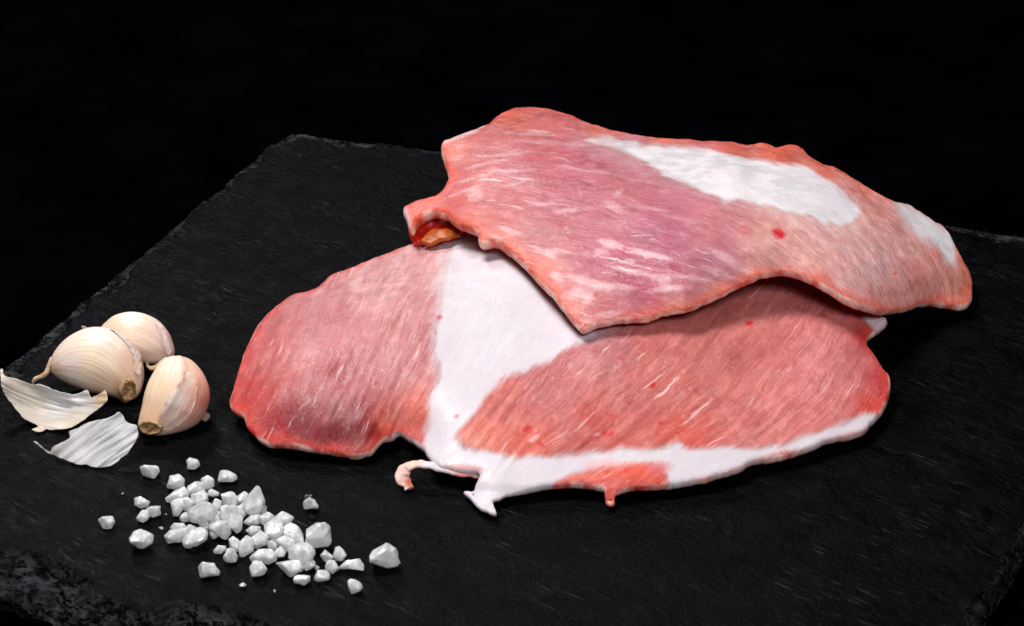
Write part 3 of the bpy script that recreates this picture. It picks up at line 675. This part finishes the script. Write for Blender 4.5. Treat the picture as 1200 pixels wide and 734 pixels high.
# the turned-under tip at the left with its scrap of yellow fat
fd = slab([(479,268),(486,262),(494,256),(508,249),(530,256),(545,268),(540,276),(520,284),(500,287),(489,286),(482,279)], 1.8,
   tps([(479,268,.0200),(494,256,.0215),(530,256,.021),(545,268,.021),(520,284,.0165),(489,286,.0170),(500,272,.0170)]), .0035, jag=.4, seed=12)
fd = mesh_obj('folded_tip', fd[0], fd[1], M_RED, base=colmap([(484,274,7,(236,120,96)),(492,282,6,(226,90,66)),(505,268,12,(200,22,14)),(530,265,12,(170,20,14))], fd[2], fd[3]), fat=np.zeros(len(fd[0])), marb=np.zeros(len(fd[0])), flow=np.stack([fd[2], fd[3], 0*fd[2]], 1))
yl = slab([(493,284),(500,276),(508,270),(518,269),(526,270),(536,273),(540,277),(532,279),(519,282),(505,287)], 1.5,
   tps([(493,284,.0190),(508,270,.0205),(528,266,.0215),(545,276,.021),(520,283,.0205),(518,274,.0215),(505,287,.019)]), .0022, jag=1.2, seed=13)
yl = mesh_obj('fat_lump', yl[0], yl[1], M_YFAT); yl['label'] = 'small orange yellow lump of fat'
fd['label'] = 'bright red tip folded under at the left'
adopt(up, ub, fd, yl, *fat_parts(ub, 'fat_streak', lambda x: [(x > 640) & (x < 1026), x > 1026]))
tag(up, 'raw meat slice draped on top of the other, violet pink with a white fat streak', 'meat slice')

# ------------------------------------------------------------------ garlic
def clove(name, railA, railB, c, zc, tilt, depth, ridge, cols, label, sag=0.0):
    """clove lofted between two outlines: railA/railB = photo points down either side, c = centre pixel"""
    n = 44; m = 40
    def rs(r):
        r = smooth_loop(r, 1.0, closed=False); L = np.concatenate([[0], np.cumsum(np.linalg.norm(np.diff(r, axis=0), axis=1))]); t = np.linspace(0, L[-1], n)
        return np.stack([np.interp(t, L, r[:, 0]), np.interp(t, L, r[:, 1])], 1)
    A_, B_ = rs(railA), rs(railB)
    nrm = np.array([0, -math.sin(tilt), math.cos(tilt)])
    P0 = at(c[0], c[1], zc)
    a = on_plane(A_[:, 0], A_[:, 1], P0, nrm); b = on_plane(B_[:, 0], B_[:, 1], P0, nrm)
    mid = (a+b)/2; hw = (b-a)/2; w = np.linalg.norm(hw, axis=1)
    V = []; uu = []; vv = []
    wm = np.interp(np.arange(n), [0, n*.25, n*.5, n*.8, n-1], [0, .75, 1, .85, 0])
    wm = w/ w.max()
    for j in range(m):
        th = 2*math.pi*j/m; ca, sa = math.cos(th), math.sin(th)
        q = abs(sa)**.9*(1 if sa > 0 else -1)
        dz = depth*w*q
        if ridge is not None:                                   # the long keel of a clove
            rx, rh = ridge; dz = dz+np.where(sa > 0, rh*w*np.exp(-((ca-rx)/.16)**2), 0)
        V.append(mid+hw*ca+nrm*dz[:, None]); uu.append(np.linspace(0, 3, n)); vv.append(np.full(n, ca*1.2+(.7 if sa < 0 else 0)))
    V = np.stack(V, 1).reshape(-1, 3); u = np.stack(uu, 1).ravel(); v = np.stack(vv, 1).ravel()
    # gentle facets
    nn = V-np.repeat(mid, m, 0); nn /= np.maximum(np.linalg.norm(nn, axis=1), 1e-9)[:, None]
    V = V+nn*(.00022*fbm(u*.8, v*6, zc*999, 3))[:, None]
    Fc = [(i*m+j, i*m+(j+1) % m, (i+1)*m+(j+1) % m, (i+1)*m+j) for i in range(n-1) for j in range(m)]
    px, py = proj(V); base = colmap(cols, px, py)
    V = np.concatenate([V, mid[:1], mid[-1:]]); base = np.concatenate([base, base[:1], base[-1:]])
    fl = np.stack([np.append(u, [0, 3]), np.append(v, [0, 0]), np.zeros(len(u)+2)], 1)
    Fc += [(len(V)-2, (j+1) % m, j) for j in range(m)]+[(len(V)-1, (n-1)*m+j, (n-1)*m+(j+1) % m) for j in range(m)]
    o = mesh_obj('skin', V, Fc, M_GARLIC, base=base, flow=fl)
    bm = bmesh.new(); bm.from_mesh(o.data); bmesh.ops.recalc_face_normals(bm, faces=bm.faces); bm.to_mesh(o.data); bm.free()
    V[:, 2] = np.maximum(V[:, 2], .0004)
    for vtx in o.data.vertices: vtx.co.z = max(vtx.co.z, .0004)
    rt = root(name, tuple(at(c[0], c[1], 0)))
    adopt(rt, o); tag(rt, label, 'garlic clove', 'peeled apart garlic cloves')
    return rt, P0, nrm
def tube(name, pts, rad, mat, par, flat=1.0, m=10):
    """pts = px,py,z(mm) ; rad in mm per point"""
    R = np.array([(*p, r) for p, r in zip(pts, rad)], float); n = (len(R)-1)*6+1; t = np.linspace(0, len(R)-1, n)
    C = [np.interp(t, np.arange(len(R)), R[:, k]) for k in range(4)]
    for k in range(3):
        for _ in range(4): C[k][1:-1] = (C[k][:-2]+2*C[k][1:-1]+C[k][2:])/4
    P = at(C[0], C[1], C[2]/1000); T = np.gradient(P, axis=0); T /= np.linalg.norm(T, axis=1)[:, None]
    S = np.cross(T, [.13, -.5, .86]); S /= np.linalg.norm(S, axis=1)[:, None]; N = np.cross(S, T)
    V = []
    for j in range(m):
        a = 2*math.pi*j/m; V.append(P+S*(C[3]/1000*math.cos(a))[:, None]+N*(C[3]/1000*flat*math.sin(a))[:, None])
    V = np.stack(V, 1).reshape(-1, 3); V = V+(.00012*fbm(V[:, 0]*700, V[:, 1]*700, 3.3, 3))[:, None]
    Fc = [(i*m+(j+1) % m, i*m+j, (i+1)*m+j, (i+1)*m+(j+1) % m) for i in range(n-1) for j in range(m)]
    Fc += [tuple(range(m)), tuple((n-1)*m+j for j in range(m))[::-1]]
    V[:, 2] = np.maximum(V[:, 2], .0003)
    o = mesh_obj(name, V, Fc, mat, base=np.tile(lin((232, 205, 180)), (len(V), 1)), flow=np.stack([V[:, 0]*100, V[:, 1]*100, V[:, 2]*100], 1))
    adopt(par, o); return o
def disc(name, c, r1, r2, ang, z, face, mat, par, thick=.0012, m=36):
    """root scar: a dished, rimmed disc seen as an ellipse at photo pixel c; face = plane normal"""
    face = np.array(face, float); face /= np.linalg.norm(face)
    P0 = at(c[0], c[1], z); ca, sa = math.cos(math.radians(ang)), math.sin(math.radians(ang))
    prof = [(0, -.45), (.3, -.5), (.55, -.38), (.75, -.12), (.88, .18), (.97, .16), (1.03, -.1), (1.06, -.9), (1.0, -2.2)]
    V = []; 
    for (k, h) in prof:
        for j in range(m):
            a = 2*math.pi*j/m; rr = k*(1+.05*math.sin(3*a+1)+.04*math.sin(7*a))
            x = c[0]+(r1*math.cos(a)*ca-r2*math.sin(a)*sa)*rr; y = c[1]-(r1*math.cos(a)*sa+r2*math.sin(a)*ca)*rr
            p = on_plane(np.array(x), np.array(y), P0, face); V.append(p+face*h*thick+rng.normal(size=3)*.00006)
    V = np.array(V); Fc = []
    for i in range(len(prof)-1):
        for j in range(m): Fc.append((i*m+j, (i+1)*m+j, (i+1)*m+(j+1) % m, i*m+(j+1) % m))
    V[:, 2] = np.maximum(V[:, 2], .0003)
    o = mesh_obj(name, V, Fc, mat); adopt(par, o); return o
def flake(name, outline, ctrl, par, step=1.3, th=.0003, mat=None, cols=None, seed=1, jag=.5, wav=0.0, fl=None):
    zf0 = tps(ctrl)
    def zf(x, y): 
        b = zf0(x, y)
        if fl is not None and wav:
            u, v = fl(np.asarray(x), np.asarray(y)); b = b+wav*(.5*(1+.8*noise(u*.02, v*.03, seed+8))*noise(u*.02, v*.15, seed)+.35*noise(u*.02, v*.42, seed+2)+.25*noise(u*.05, v*.06, seed+5))
        return b
    V, Fc, px, py, dd, un_ = slab(outline, step, zf, th, jag=jag, jagf=.2, seed=seed, zmin=.0002)
    if fl is not None: u, v = fl(px, py)
    else: u, v = px*1.0, py*1.0
    cols = cols or [(0, 0, 50, (238, 222, 206))]
    o = mesh_obj(name, V, Fc, mat or M_PEEL, base=colmap(cols, px, py), flow=np.stack([u, v, 0*u], 1))
    if par is not None: adopt(par, o)
    return o

from mathutils.bvhtree import BVHTree
def wrap(outline, par, cols, step=1.1, lift=.00018, seed=1, edge=.0004, label=None):
    """thin skin lying on a clove, its torn rim slightly raised"""
    sk = [c for c in par.children if c.name.startswith('skin')][0]; off = Vector(par.location)
    bv = BVHTree.FromPolygons([v.co+off for v in sk.data.vertices], [tuple(p.vertices) for p in sk.data.polygons])
    B = smooth_loop(outline, step); B = B+rng.normal(size=B.shape)*.12+.5*np.stack([noise(B[:, 0]*.3, B[:, 1]*.3, seed), noise(B[:, 0]*.3, B[:, 1]*.3, seed+4)], 1)
    x0, y0 = B.min(0); x1, y1 = B.max(0); X, Y = [q.ravel() for q in np.meshgrid(np.arange(x0, x1, step), np.arange(y0, y1, step))]
    m = inside(B, X, Y); X, Y = X[m], Y[m]; d = dist_poly(B, X, Y); X, Y = X[d > step*.6], Y[d > step*.6]
    nb = len(B); Q = np.concatenate([B, np.stack([X, Y], 1)])
    r = geometry.delaunay_2d_cdt([Vector(q) for q in Q], [(i, (i+1) % nb) for i in range(nb)], [], 1, 1e-6, True)
    Q = np.array([tuple(v) for v in r[0]]); T = np.array([f for f in r[2] if len(f) == 3]); T = T[inside(B, *Q[T].mean(1).T)]
    ed = dist_poly(B, Q[:, 0], Q[:, 1]); V = []; N = []
    for k, (x, y) in enumerate(Q):
        h, nn, _, _ = bv.ray_cast(Vector(CAM), Vector(ray(x, y)).normalized())
        if h is None:
            h, nn, _, _ = bv.find_nearest(Vector(at(x, y, .012)))
        if nn.dot(Vector(FW)) > 0: nn = -nn
        V.append(h+nn*(lift+edge*math.exp(-ed[k]/1.6)*(.5+.9*float(noise(x*.15, y*.15, seed+7))))); N.append(nn)
    V = np.array(V); N = np.array(N); V2 = V-N*.00012; n = len(V)
    o = mesh_obj('loose_skin', np.concatenate([V, V2]), np.concatenate([T, T[:, ::-1]+n]), M_FLAP, base=colmap(cols, *np.tile(Q, (2, 1)).T),
                 flow=np.tile(np.stack([Q[:, 1]*.03, Q[:, 0]*.05+Q[:, 1]*.02, 0*Q[:, 0]], 1), (2, 1)))
    adopt(par, o); return o
CR = (250, 226, 196); PK = (238, 206, 192); TAN = (232, 190, 152)
# front left clove: lies on its side, tail left, root right
r1, P1, n1_ = clove('garlic_clove',
  [(58,431),(60,422),(66,411),(80,397),(100,387),(117,385),(135,388),(152,399),(163,414),(168,430),(168,445),(164,460),(158,466)],
  [(58,431),(61,438),(67,443),(74,447),(82,451),(93,455),(104,459),(114,461),(124,463),(132,465),(139,468),(146,473),(150,471)],
  (112,428), .0095, math.radians(42), .78, None,
  [(85,425,20,(246,226,214)),(110,425,22,CR),(130,400,16,(248,232,222)),(120,450,14,(240,212,186)),(150,420,12,(234,196,170)),(140,450,10,TAN),(163,440,8,(230,196,176)),(66,430,8,(232,196,170)),(115,392,12,(240,228,224))],
  'largest garlic clove, on its side behind the papery skins, curling tail at left')
disc('root_base', (151,458), 12, 8.6, 72, .0125, (.45, -.80, .12), M_ROOT, r1)
tube('tail', [(64,422,8),(58,432,6.5),(54,438,5.5),(48,442,4.5),(41,444,3.5),(38,450,1.5)], [1.9,1.3,.95,.85,.75,.35], M_TAIL, r1)
wrap([(128,386),(138,388),(147,391),(155,400),(161,411),(164,422),(165,432),(162,440),(157,436),(155,426),(154,415),(149,405),(141,396),(133,390)], r1, [(140,392,8,(240,226,220)),(155,412,8,(228,208,204)),(162,430,8,(236,206,186))], seed=31)
# back clove
r2, P2, n2_ = clove('garlic_clove',
  [(112,392),(118,385),(124,379),(135,371),(152,367),(170,369),(187,377),(198,390),(203,402),(205,412),(203,419)],
  [(112,392),(120,398),(130,406),(140,414),(152,421),(163,424),(174,426),(184,426),(192,424),(198,422),(202,420)],
  (160,398), .0088, math.radians(40), .80, (-.78, .10),
  [(135,385,18,(246,218,188)),(150,372,14,(246,236,228)),(165,400,22,(244,220,200)),(180,395,14,(240,212,200)),(195,400,12,(228,184,172)),(200,415,8,(222,176,164)),(175,420,12,(234,206,194))],
  'garlic clove farthest back, half hidden behind the largest clove')
tube('tail', [(196,420,6),(190,426,5),(184,431,3.8),(178,432,3.2),(174,430,3.0),(171,424,3.4)], [.8,1.3,1.2,1.0,.7,.3], M_TAIL, r2, .6)
flake('loose_skin', [(95,383),(98,382),(106,386),(114,388),(112,393),(104,391),(98,387)], [(95,383,.006),(106,386,.008),(114,390,.009)], r2, cols=[(100,385,30,(226,216,212))], seed=33)
wrap([(180,376),(188,382),(194,392),(197,402),(200,412),(196,416),(192,408),(190,398),(186,388)], r2, [(190,392,12,(236,216,210))], seed=34)
# right clove: root end towards the camera
r3, P3, n3_ = clove('garlic_clove',
  [(166,508),(162,501),(163,492),(166,480),(170,462),(176,446),(185,431),(196,421),(209,418)],
  [(182,511),(196,510),(206,507),(215,504),(226,498),(234,492),(243,478),(246,460),(241,443),(233,431),(222,422),(209,418)],
  (206,462), .0090, math.radians(34), .80, (.10, .13),
  [(182,450,18,(248,220,190)),(200,430,14,(246,230,216)),(195,460,16,(246,214,182)),(185,485,16,(240,200,166)),(205,485,14,(238,206,192)),(222,440,16,(238,196,172)),(235,455,14,(220,152,134)),(238,470,12,(206,128,112)),(225,485,14,(216,156,138)),(215,465,14,(236,196,176)),(215,500,10,(224,176,158))],
  'garlic clove nearest the meat, its brown root end facing the camera')
disc('root_base', (176,502), 13, 7.2, -6, .0058, (-.10, -.90, .30), M_ROOT, r3)
wrap([(216,436),(214,444),(208,453),(201,460),(196,470),(191,480),(187,492),(186,500),(196,504),(206,500),(216,492),(224,482),(229,468),(230,452),(225,440)], r3, [(205,465,8,(242,224,216)),(215,450,8,(238,206,190)),(226,460,8,(222,164,148)),(222,480,8,(220,166,150)),(198,488,8,(232,200,186))], seed=35, edge=.0005)
flake('loose_skin', [(236,486),(244,484),(246,488),(242,494),(236,492)], [(236,486,.003),(246,488,.003),(242,494,.001)], r3, cols=[(200,465,30,(196,160,150))], seed=36)

# papery skins
def peelflow(a, bend, cx, cy):
    ca, sa = math.cos(a), math.sin(a)
    def f(x, y):
        u = (x-cx)*ca-(y-cy)*sa; v = (x-cx)*sa+(y-cy)*ca
        return u, v+bend*u*u
    return f
p1 = flake('garlic_skin', [(0,434),(3,433),(5,439),(9,442),(20,444),(32,449),(40,451),(47,450),(55,453),(66,458),(78,461),(90,462),(99,458),(103,458),(107,466),(110,465),(116,462),(121,459),(123,457),(125,460),(126,466),(124,472),(117,478),(107,486),(96,494),(84,501),(74,503),(60,504),(54,503),(50,506),(42,506),(37,503),(45,500),(40,497),(27,490),(24,486),(17,478),(9,468),(3,457),(1,447)],
  [(0,434,.0135),(3,445,.0125),(10,465,.0075),(25,488,.003),(45,502,.0010),(70,503,.0012),(96,494,.0035),(117,478,.0075),(125,462,.0105),(103,459,.0085),(78,461,.0078),(50,452,.0090),(20,445,.0115),(50,475,.0026),(80,480,.0022),(30,465,.0060),(103,476,.0048)], None,
  step=1.5, th=.00020, cols=[(10,450,20,(232,218,204)),(40,480,24,(234,222,208)),(70,470,22,(236,234,236)),(90,465,12,(246,246,248)),(85,495,16,(238,224,206)),(120,468,8,(238,208,170)),(50,503,12,(232,212,190))], seed=41, jag=.5, wav=.0007, fl=peelflow(math.radians(-14), .0022, 60, 480))
tag(p1, 'larger curled papery garlic skin at the far left, with a tall pointed left tip', 'garlic skin', 'papery garlic skins')
p2 = flake('garlic_skin', [(39,518),(43,518),(50,524),(58,530),(62,524),(73,518),(82,513),(81,506),(92,501),(100,497),(112,493),(122,491),(131,488),(139,483),(144,487),(147,493),(151,496),(159,498),(161,502),(162,510),(158,519),(150,531),(143,536),(136,542),(126,547),(112,548),(100,545),(92,545),(78,540),(66,535),(56,531),(48,525)],
  [(39,518,.004),(58,530,.0012),(78,539,.0008),(100,546,.0008),(126,547,.0010),(150,531,.0040),(162,508,.0085),(150,496,.0110),(139,483,.0135),(122,491,.0110),(100,498,.0085),(82,511,.0060),(62,525,.0030),(100,525,.0036),(125,520,.0060),(140,510,.0085)], None,
  step=1.5, th=.00020, cols=[(80,520,20,(232,228,228)),(120,515,24,(238,237,240)),(140,530,16,(248,248,248)),(60,530,12,(226,220,216))], seed=44, jag=.7, wav=.0008, fl=peelflow(math.radians(36), -.0012, 100, 520))
tag(p2, 'smaller ribbed papery garlic skin nearest the salt, fanned out to the right', 'garlic skin', 'papery garlic skins')

# ------------------------------------------------------------------ salt
def crystal(poly, mat=None, lift=0.0, seed=0, name='salt_crystal', grow=1.13):
    R = np.random.default_rng(1000+seed)
    P = np.array(poly, float); c = P.mean(0); w = (P.max(0)-P.min(0))/3.15/1000   # metres
    sz = min(w[0], w[1]); dep = sz*.42; P = c+(P-c)*grow
    zlow = lift
    by = P[:, 1].max()
    # plane through the middle of the crystal, leaning back
    tilt = math.radians(42); nrm = np.array([0, -math.sin(tilt), math.cos(tilt)])
    hgt = w[1]*math.sin(tilt)/math.cos(tilt-PITCH*0-math.pi/2+PITCH)*.5 if False else w[1]*.5*.75
    P0 = at(c[0], c[1], zlow+hgt+dep*.15)
    pts = []
    ring = on_plane(P[:, 0], P[:, 1], P0, nrm)
    cen = ring.mean(0)
    for k, p in enumerate(ring):
        pts.append(p)
        q = cen+(p-cen)*R.uniform(.35, .85)+R.normal(size=3)*sz*.05
        if R.random() < .75: pts.append(q+nrm*dep*R.uniform(.45, 1.25))
        q = cen+(p-cen)*R.uniform(.5, .85); pts.append(q-nrm*dep*R.uniform(.6, 1.1))
    bm = bmesh.new()
    for p in pts: bm.verts.new((p[0], p[1], max(p[2], zlow+.0002)))
    r = bmesh.ops.convex_hull(bm, input=bm.verts)
    bmesh.ops.delete(bm, geom=[v for v in bm.verts if not v.link_faces], context='VERTS')
    bmesh.ops.dissolve_limit(bm, angle_limit=.30, verts=bm.verts, edges=bm.edges)
    bmesh.ops.bevel(bm, geom=list(bm.edges), offset=sz*.045, segments=1, profile=.5, affect='EDGES', clamp_overlap=True)
    bmesh.ops.triangulate(bm, faces=bm.faces)
    if sz > .0018:
        bmesh.ops.subdivide_edges(bm, edges=[e for e in bm.edges if e.calc_length() > sz*.2], cuts=1, use_grid_fill=True)
        bmesh.ops.triangulate(bm, faces=bm.faces)
    bmesh.ops.recalc_face_normals(bm, faces=bm.faces)
    co = np.array([v.co[:] for v in bm.verts]); d = noise(co[:, 0]*700, co[:, 1]*700, co[:, 2]*700)*sz*.06
    for v, dv in zip(bm.verts, d): v.co += v.normal*dv; v.co.z = max(v.co.z, zlow+.0001)
    me = bpy.data.meshes.new(name); base = Vector(tuple(at(c[0], by, zlow)))
    for v in bm.verts: v.co -= base
    bm.to_mesh(me); bm.free(); me.materials.append(mat or M_SALT)
    me.polygons.foreach_set('use_smooth', [True]*len(me.polygons))
    me.set_sharp_from_angle(angle=math.radians(16))
    o = bpy.data.objects.new(name, me); COL.objects.link(o); o.location = base; return o
ca_ = lambda pts: [(90+x/3.0, 520+y/3.0) for x, y in pts]
cb_ = lambda pts: [(180+x/5.245, 540+y/5.245) for x, y in pts]
cc_ = lambda pts: [(300+x/6.117, 580+y/6.117) for x, y in pts]
GA = 'loose salt crystals around the heap'; GH = 'salt crystals piled in the heap'; GC = 'tiny salt crumbs on the slate'
LOOSE = [
 (ca_([(385,60),(400,50),(425,58),(432,75),(415,90),(390,88)]), 'rounded salt crystal at the very back of the scatter, below the garlic'),
 (ca_([(226,85),(240,78),(283,80),(290,95),(270,125),(230,110)]), 'salt crystal close to the tip of the smaller garlic skin'),
 (ca_([(318,145),(330,115),(360,110),(378,130),(375,155),(340,160),(320,155)]), 'chunky salt crystal standing alone just behind the left end of the heap'),
 (ca_([(498,130),(505,95),(530,95),(558,108),(560,125),(545,134),(505,134)]), 'wide salt crystal with a dark speck, right of the rounded one at the back'),
 (ca_([(460,168),(475,160),(500,172),(498,184),(478,188),(462,182)]), 'small oval salt crystal tucked behind the middle of the heap'),
 (ca_([(203,192),(225,187),(255,205),(250,222),(225,226),(205,215)]), 'upper salt crystal of the touching trio left of the heap'),
 (ca_([(243,232),(262,220),(293,222),(294,248),(270,260),(248,250)]), 'right salt crystal of the touching trio left of the heap'),
 (ca_([(209,262),(230,235),(250,235),(255,260),(235,277),(215,272)]), 'lowest salt crystal of the touching trio left of the heap'),
 (ca_([(78,270),(90,258),(125,257),(133,275),(120,298),(92,297)]), 'leftmost salt crystal, alone on bare slate'),
 (ca_([(188,335),(200,312),(228,303),(265,320),(267,345),(240,366),(220,368),(190,350)]), 'big rounded salt crystal alone between the leftmost one and the heap'),
 (ca_([(430,435),(440,422),(480,422),(500,448),(498,462),(435,470)]), 'squarish salt crystal alone in front of the heap, near the chipped edge'),
 (cb_([(368,555),(400,525),(440,525),(447,550),(410,572),(375,572)]), 'flat oval salt crystal in front of the gap in the heap'),
 (cb_([(430,600),(455,545),(495,545),(515,590),(505,620),(450,625)]), 'drop shaped salt crystal just right of the flat oval one'),
 (cc_([(375,240),(490,200),(525,235),(518,290),(533,330),(510,362),(400,382),(358,365),(375,310)]), 'largest blocky salt crystal, at the right end of the heap'),
 (cc_([(145,490),(170,482),(300,470),(338,520),(320,545),(248,586),(190,540)]), 'wedge shaped salt crystal pointing left at the front right of the heap'),
 (cc_([(345,500),(385,470),(420,475),(425,510),(360,550),(345,530)]), 'small salt crystal just right of the wedge shaped one'),
 (cc_([(270,610),(290,575),(385,580),(385,615),(345,648),(280,632)]), 'salt crystal directly below the wedge shaped one'),
 (cc_([(418,590),(440,545),(495,540),(530,575),(520,610),(440,622),(420,610)]), 'domed salt crystal in front of the little pair at right'),
 (cc_([(465,435),(495,395),(550,440),(545,465),(495,478)]), 'upper left salt crystal of the cluster right of the heap'),
 (cc_([(555,440),(570,385),(600,370),(648,430),(620,472),(570,470)]), 'pointed salt crystal with a ridge, upper right of its cluster'),
 (cc_([(495,520),(520,470),(560,470),(597,530),(545,565),(500,545)]), 'lower salt crystal of the cluster right of the heap'),
 (cc_([(605,520),(650,470),(740,462),(768,500),(765,542),(700,540),(615,530)]), 'long flat salt crystal between the cluster and the rightmost one'),
 (cc_([(660,615),(683,600),(750,630),(763,665),(745,690),(685,710),(665,680)]), 'triangular salt crystal nearest the camera at right'),
 (cc_([(820,440),(850,395),(950,350),(1000,395),(1025,480),(1020,505),(960,518),(830,490)]), 'rightmost salt crystal, big and dome shaped with a grey core'),
 (cc_([(340,55),(385,20),(420,40),(447,80),(440,98),(350,103),(338,80)]), 'white salt crystal alone between the heap and the meat, leaning on a grey one'),
]
HEAP = [cb_(p) for p in [
 [(85,230),(130,190),(180,170),(210,205),(190,235),(130,250),(95,250)],
 [(112,260),(160,240),(180,250),(178,290),(150,335),(125,330),(115,290)],
 [(240,215),(300,190),(325,215),(325,245),(290,275),(240,255)],
 [(175,240),(215,235),(250,265),(230,300),(190,305),(178,280)],
 [(168,340),(195,320),(235,335),(225,370),(180,375),(168,360)],
 [(230,310),(300,265),(345,270),(380,300),(350,355),(290,378),(235,360)],
 [(370,255),(382,240),(415,255),(412,300),(385,310),(365,285)],
 [(430,220),(470,198),(495,210),(515,245),(500,285),(440,275)],
 [(510,225),(555,197),(585,215),(575,260),(520,262)],
 [(560,270),(580,225),(630,172),(645,180),(670,240),(665,290),(620,325),(580,310)],
 [(625,300),(660,262),(690,290),(688,322),(640,332)],
 [(510,290),(550,268),(580,310),(540,355),(515,335)],
 [(415,290),(455,280),(470,380),(430,378),(412,340)],
 [(455,300),(500,290),(540,350),(535,410),(510,430),(465,400)],
 [(330,365),(370,320),(410,320),(415,375),(360,395)],
 [(360,430),(350,400),(400,375),(455,385),(465,440),(440,480),(400,440)],
 [(350,440),(385,435),(415,455),(370,480),(352,470)],
 [(192,415),(225,395),(260,410),(250,437),(215,437)],
 [(80,460),(110,435),(190,425),(210,460),(165,495),(100,500)],
 [(112,410),(130,388),(180,388),(192,410),(185,435),(125,435)],
 [(190,490),(230,440),(280,420),(320,440),(310,485),(250,520),(205,528)],
 [(280,390),(330,380),(345,430),(300,420)],
 [(560,380),(600,340),(645,335),(660,360),(640,390),(590,392)],
 [(650,345),(700,322),(735,345),(710,380),(670,392),(655,370)],
 [(575,430),(600,405),(650,410),(655,440),(600,460)],
 [(600,480),(660,440),(705,470),(690,510),(640,535),(605,520)],
 [(740,360),(790,318),(850,350),(835,380),(780,395),(750,385)],
 [(690,400),(740,360),(785,390),(790,440),(750,480),(700,460)],
 [(790,420),(840,390),(880,410),(870,460),(820,490),(790,465)],
 [(845,470),(890,415),(915,460),(923,520),(875,510)],
 [(755,490),(800,470),(860,490),(870,530),(820,555),(785,530)],
 [(470,490),(490,473),(522,495),(530,540),(505,555),(475,530)],
 [(530,510),(570,470),(605,490),(605,550),(560,580),(532,580)],
 [(605,595),(650,555),(710,550),(748,580),(740,610),(700,630),(620,620)],
 [(600,660),(620,625),(660,630),(692,670),(670,695),(610,708)],
 [(700,500),(730,485),(760,505),(755,545),(710,550)],
 [(735,575),(780,530),(808,570),(795,588),(750,590)]]] + [
 ca_([(395,155),(425,138),(445,145),(448,165),(430,178),(398,175)]), ca_([(440,125),(460,115),(480,128),(478,148),(460,157),(443,148)]),
 cc_([(250,400),(300,360),(370,360),(410,410),(385,470),(330,490),(250,450)])]
CRUMB = [ca_([(570,495),(585,488),(596,496),(588,505),(574,503)]), ca_([(690,515),(697,512),(700,520),(694,525)]), ca_([(287,295),(297,291),(306,297),(298,303)]),
 ca_([(309,247),(316,245),(318,251),(311,252)]), ca_([(156,176),(163,172),(165,177),(159,180)]), cc_([(418,515),(440,507),(457,520),(445,542),(425,538)])]
LIFT = {5: 1.5, 12: 1.2, 9: 1.0, 26: .8, 27: 1.2, 31: .5, 39: 1.0, 20: .4}
k = 0
for p, lab in LOOSE:
    k += 1; tag(crystal(p, seed=k), lab, 'salt crystal', GA)
tag(crystal(cc_([(338,15),(370,0),(395,5),(402,30),(385,45),(345,48)]), M_SALTG, seed=500), 'grey translucent salt crystal behind a white one, between heap and meat', 'salt crystal', GA)
HLAB = '''salt crystal lying slanted at the top left corner of the heap
narrow salt crystal just below the slanted one at the heap's left corner
salt crystal sitting under the rounded pair at the back left of the heap
small salt crystal wedged between the narrow one and the biggest one at left
rounded salt crystal on the left rim of the heap, left of its big oval one
largest oval salt crystal in the left half of the heap, lying on top
little upright salt crystal behind the big oval one in the heap
squarish salt crystal at the back of the heap, left of the tall pointed one
small salt crystal at the back rim, touching the tall pointed one's left side
tallest pointed salt crystal rising from the back of the heap
salt crystal leaning on the right foot of the tall pointed one
salt crystal in front of the tall pointed one, near the heap's middle
upright salt crystal in the middle of the heap, left of the long greyish one
long greyish salt crystal standing in the middle of the heap
flat salt crystal below and right of the big oval one
broad salt crystal on the front rim below the heap's middle
small salt crystal poking out under the broad front one
thin salt crystal filling the gap behind the front left trio of the heap
large salt crystal at the front left corner of the heap
salt crystal lying on top of the front left corner one
long oval salt crystal on the front rim, right of the front left corner
small salt crystal between the long oval one and the broad front one
flat pointed salt crystal at the left tip of the heap's right half
salt crystal on the back rim of the right half, beside the flat pointed one
small salt crystal in the right half, just below the flat pointed one
squat salt crystal in the front left of the heap's right half
salt crystal at the topmost back of the heap's right half
large salt crystal in the centre of the heap's right half
salt crystal in the right half, leaning against a thin upright wedge
thin upright salt wedge on the right rim of the heap
salt crystal in front of the thin upright wedge
small upright salt crystal bridging the two halves at the front
salt crystal right of the small upright one, on the front rim
broad flat salt crystal at the front of the heap's right half
salt crystal nearest the camera of those touching the right half
small salt crystal behind the broad flat one of the right half
small salt crystal to the right of the broad flat front one
left one of the rounded salt pair at the back left of the heap
right one of the rounded salt pair at the back left of the heap
big round salt crystal in front of the largest blocky one'''.split('\n')
CLAB = ['flat salt crumb in front of the squarish crystal, towards the chipped edge', 'tiny round salt crumb nearest the camera, by itself on dark slate', 'pale salt crumb between the big lone crystal and the heap', 'speck of salt between the touching trio and the heap', 'isolated speck of salt on slate behind the touching trio', 'tiny salt crumb touching the small crystal beside the wedge shaped one']
for p, lab in zip(HEAP, HLAB):
    k += 1; tag(crystal(p, seed=k, grow=1.30, lift=LIFT.get(k-len(LOOSE)-1, 0)*.001), lab, 'salt crystal', GH)
for p, lab in zip(CRUMB, CLAB):
    k += 1; tag(crystal(p, seed=k, name='salt_crumb'), lab, 'salt crumb', GC)
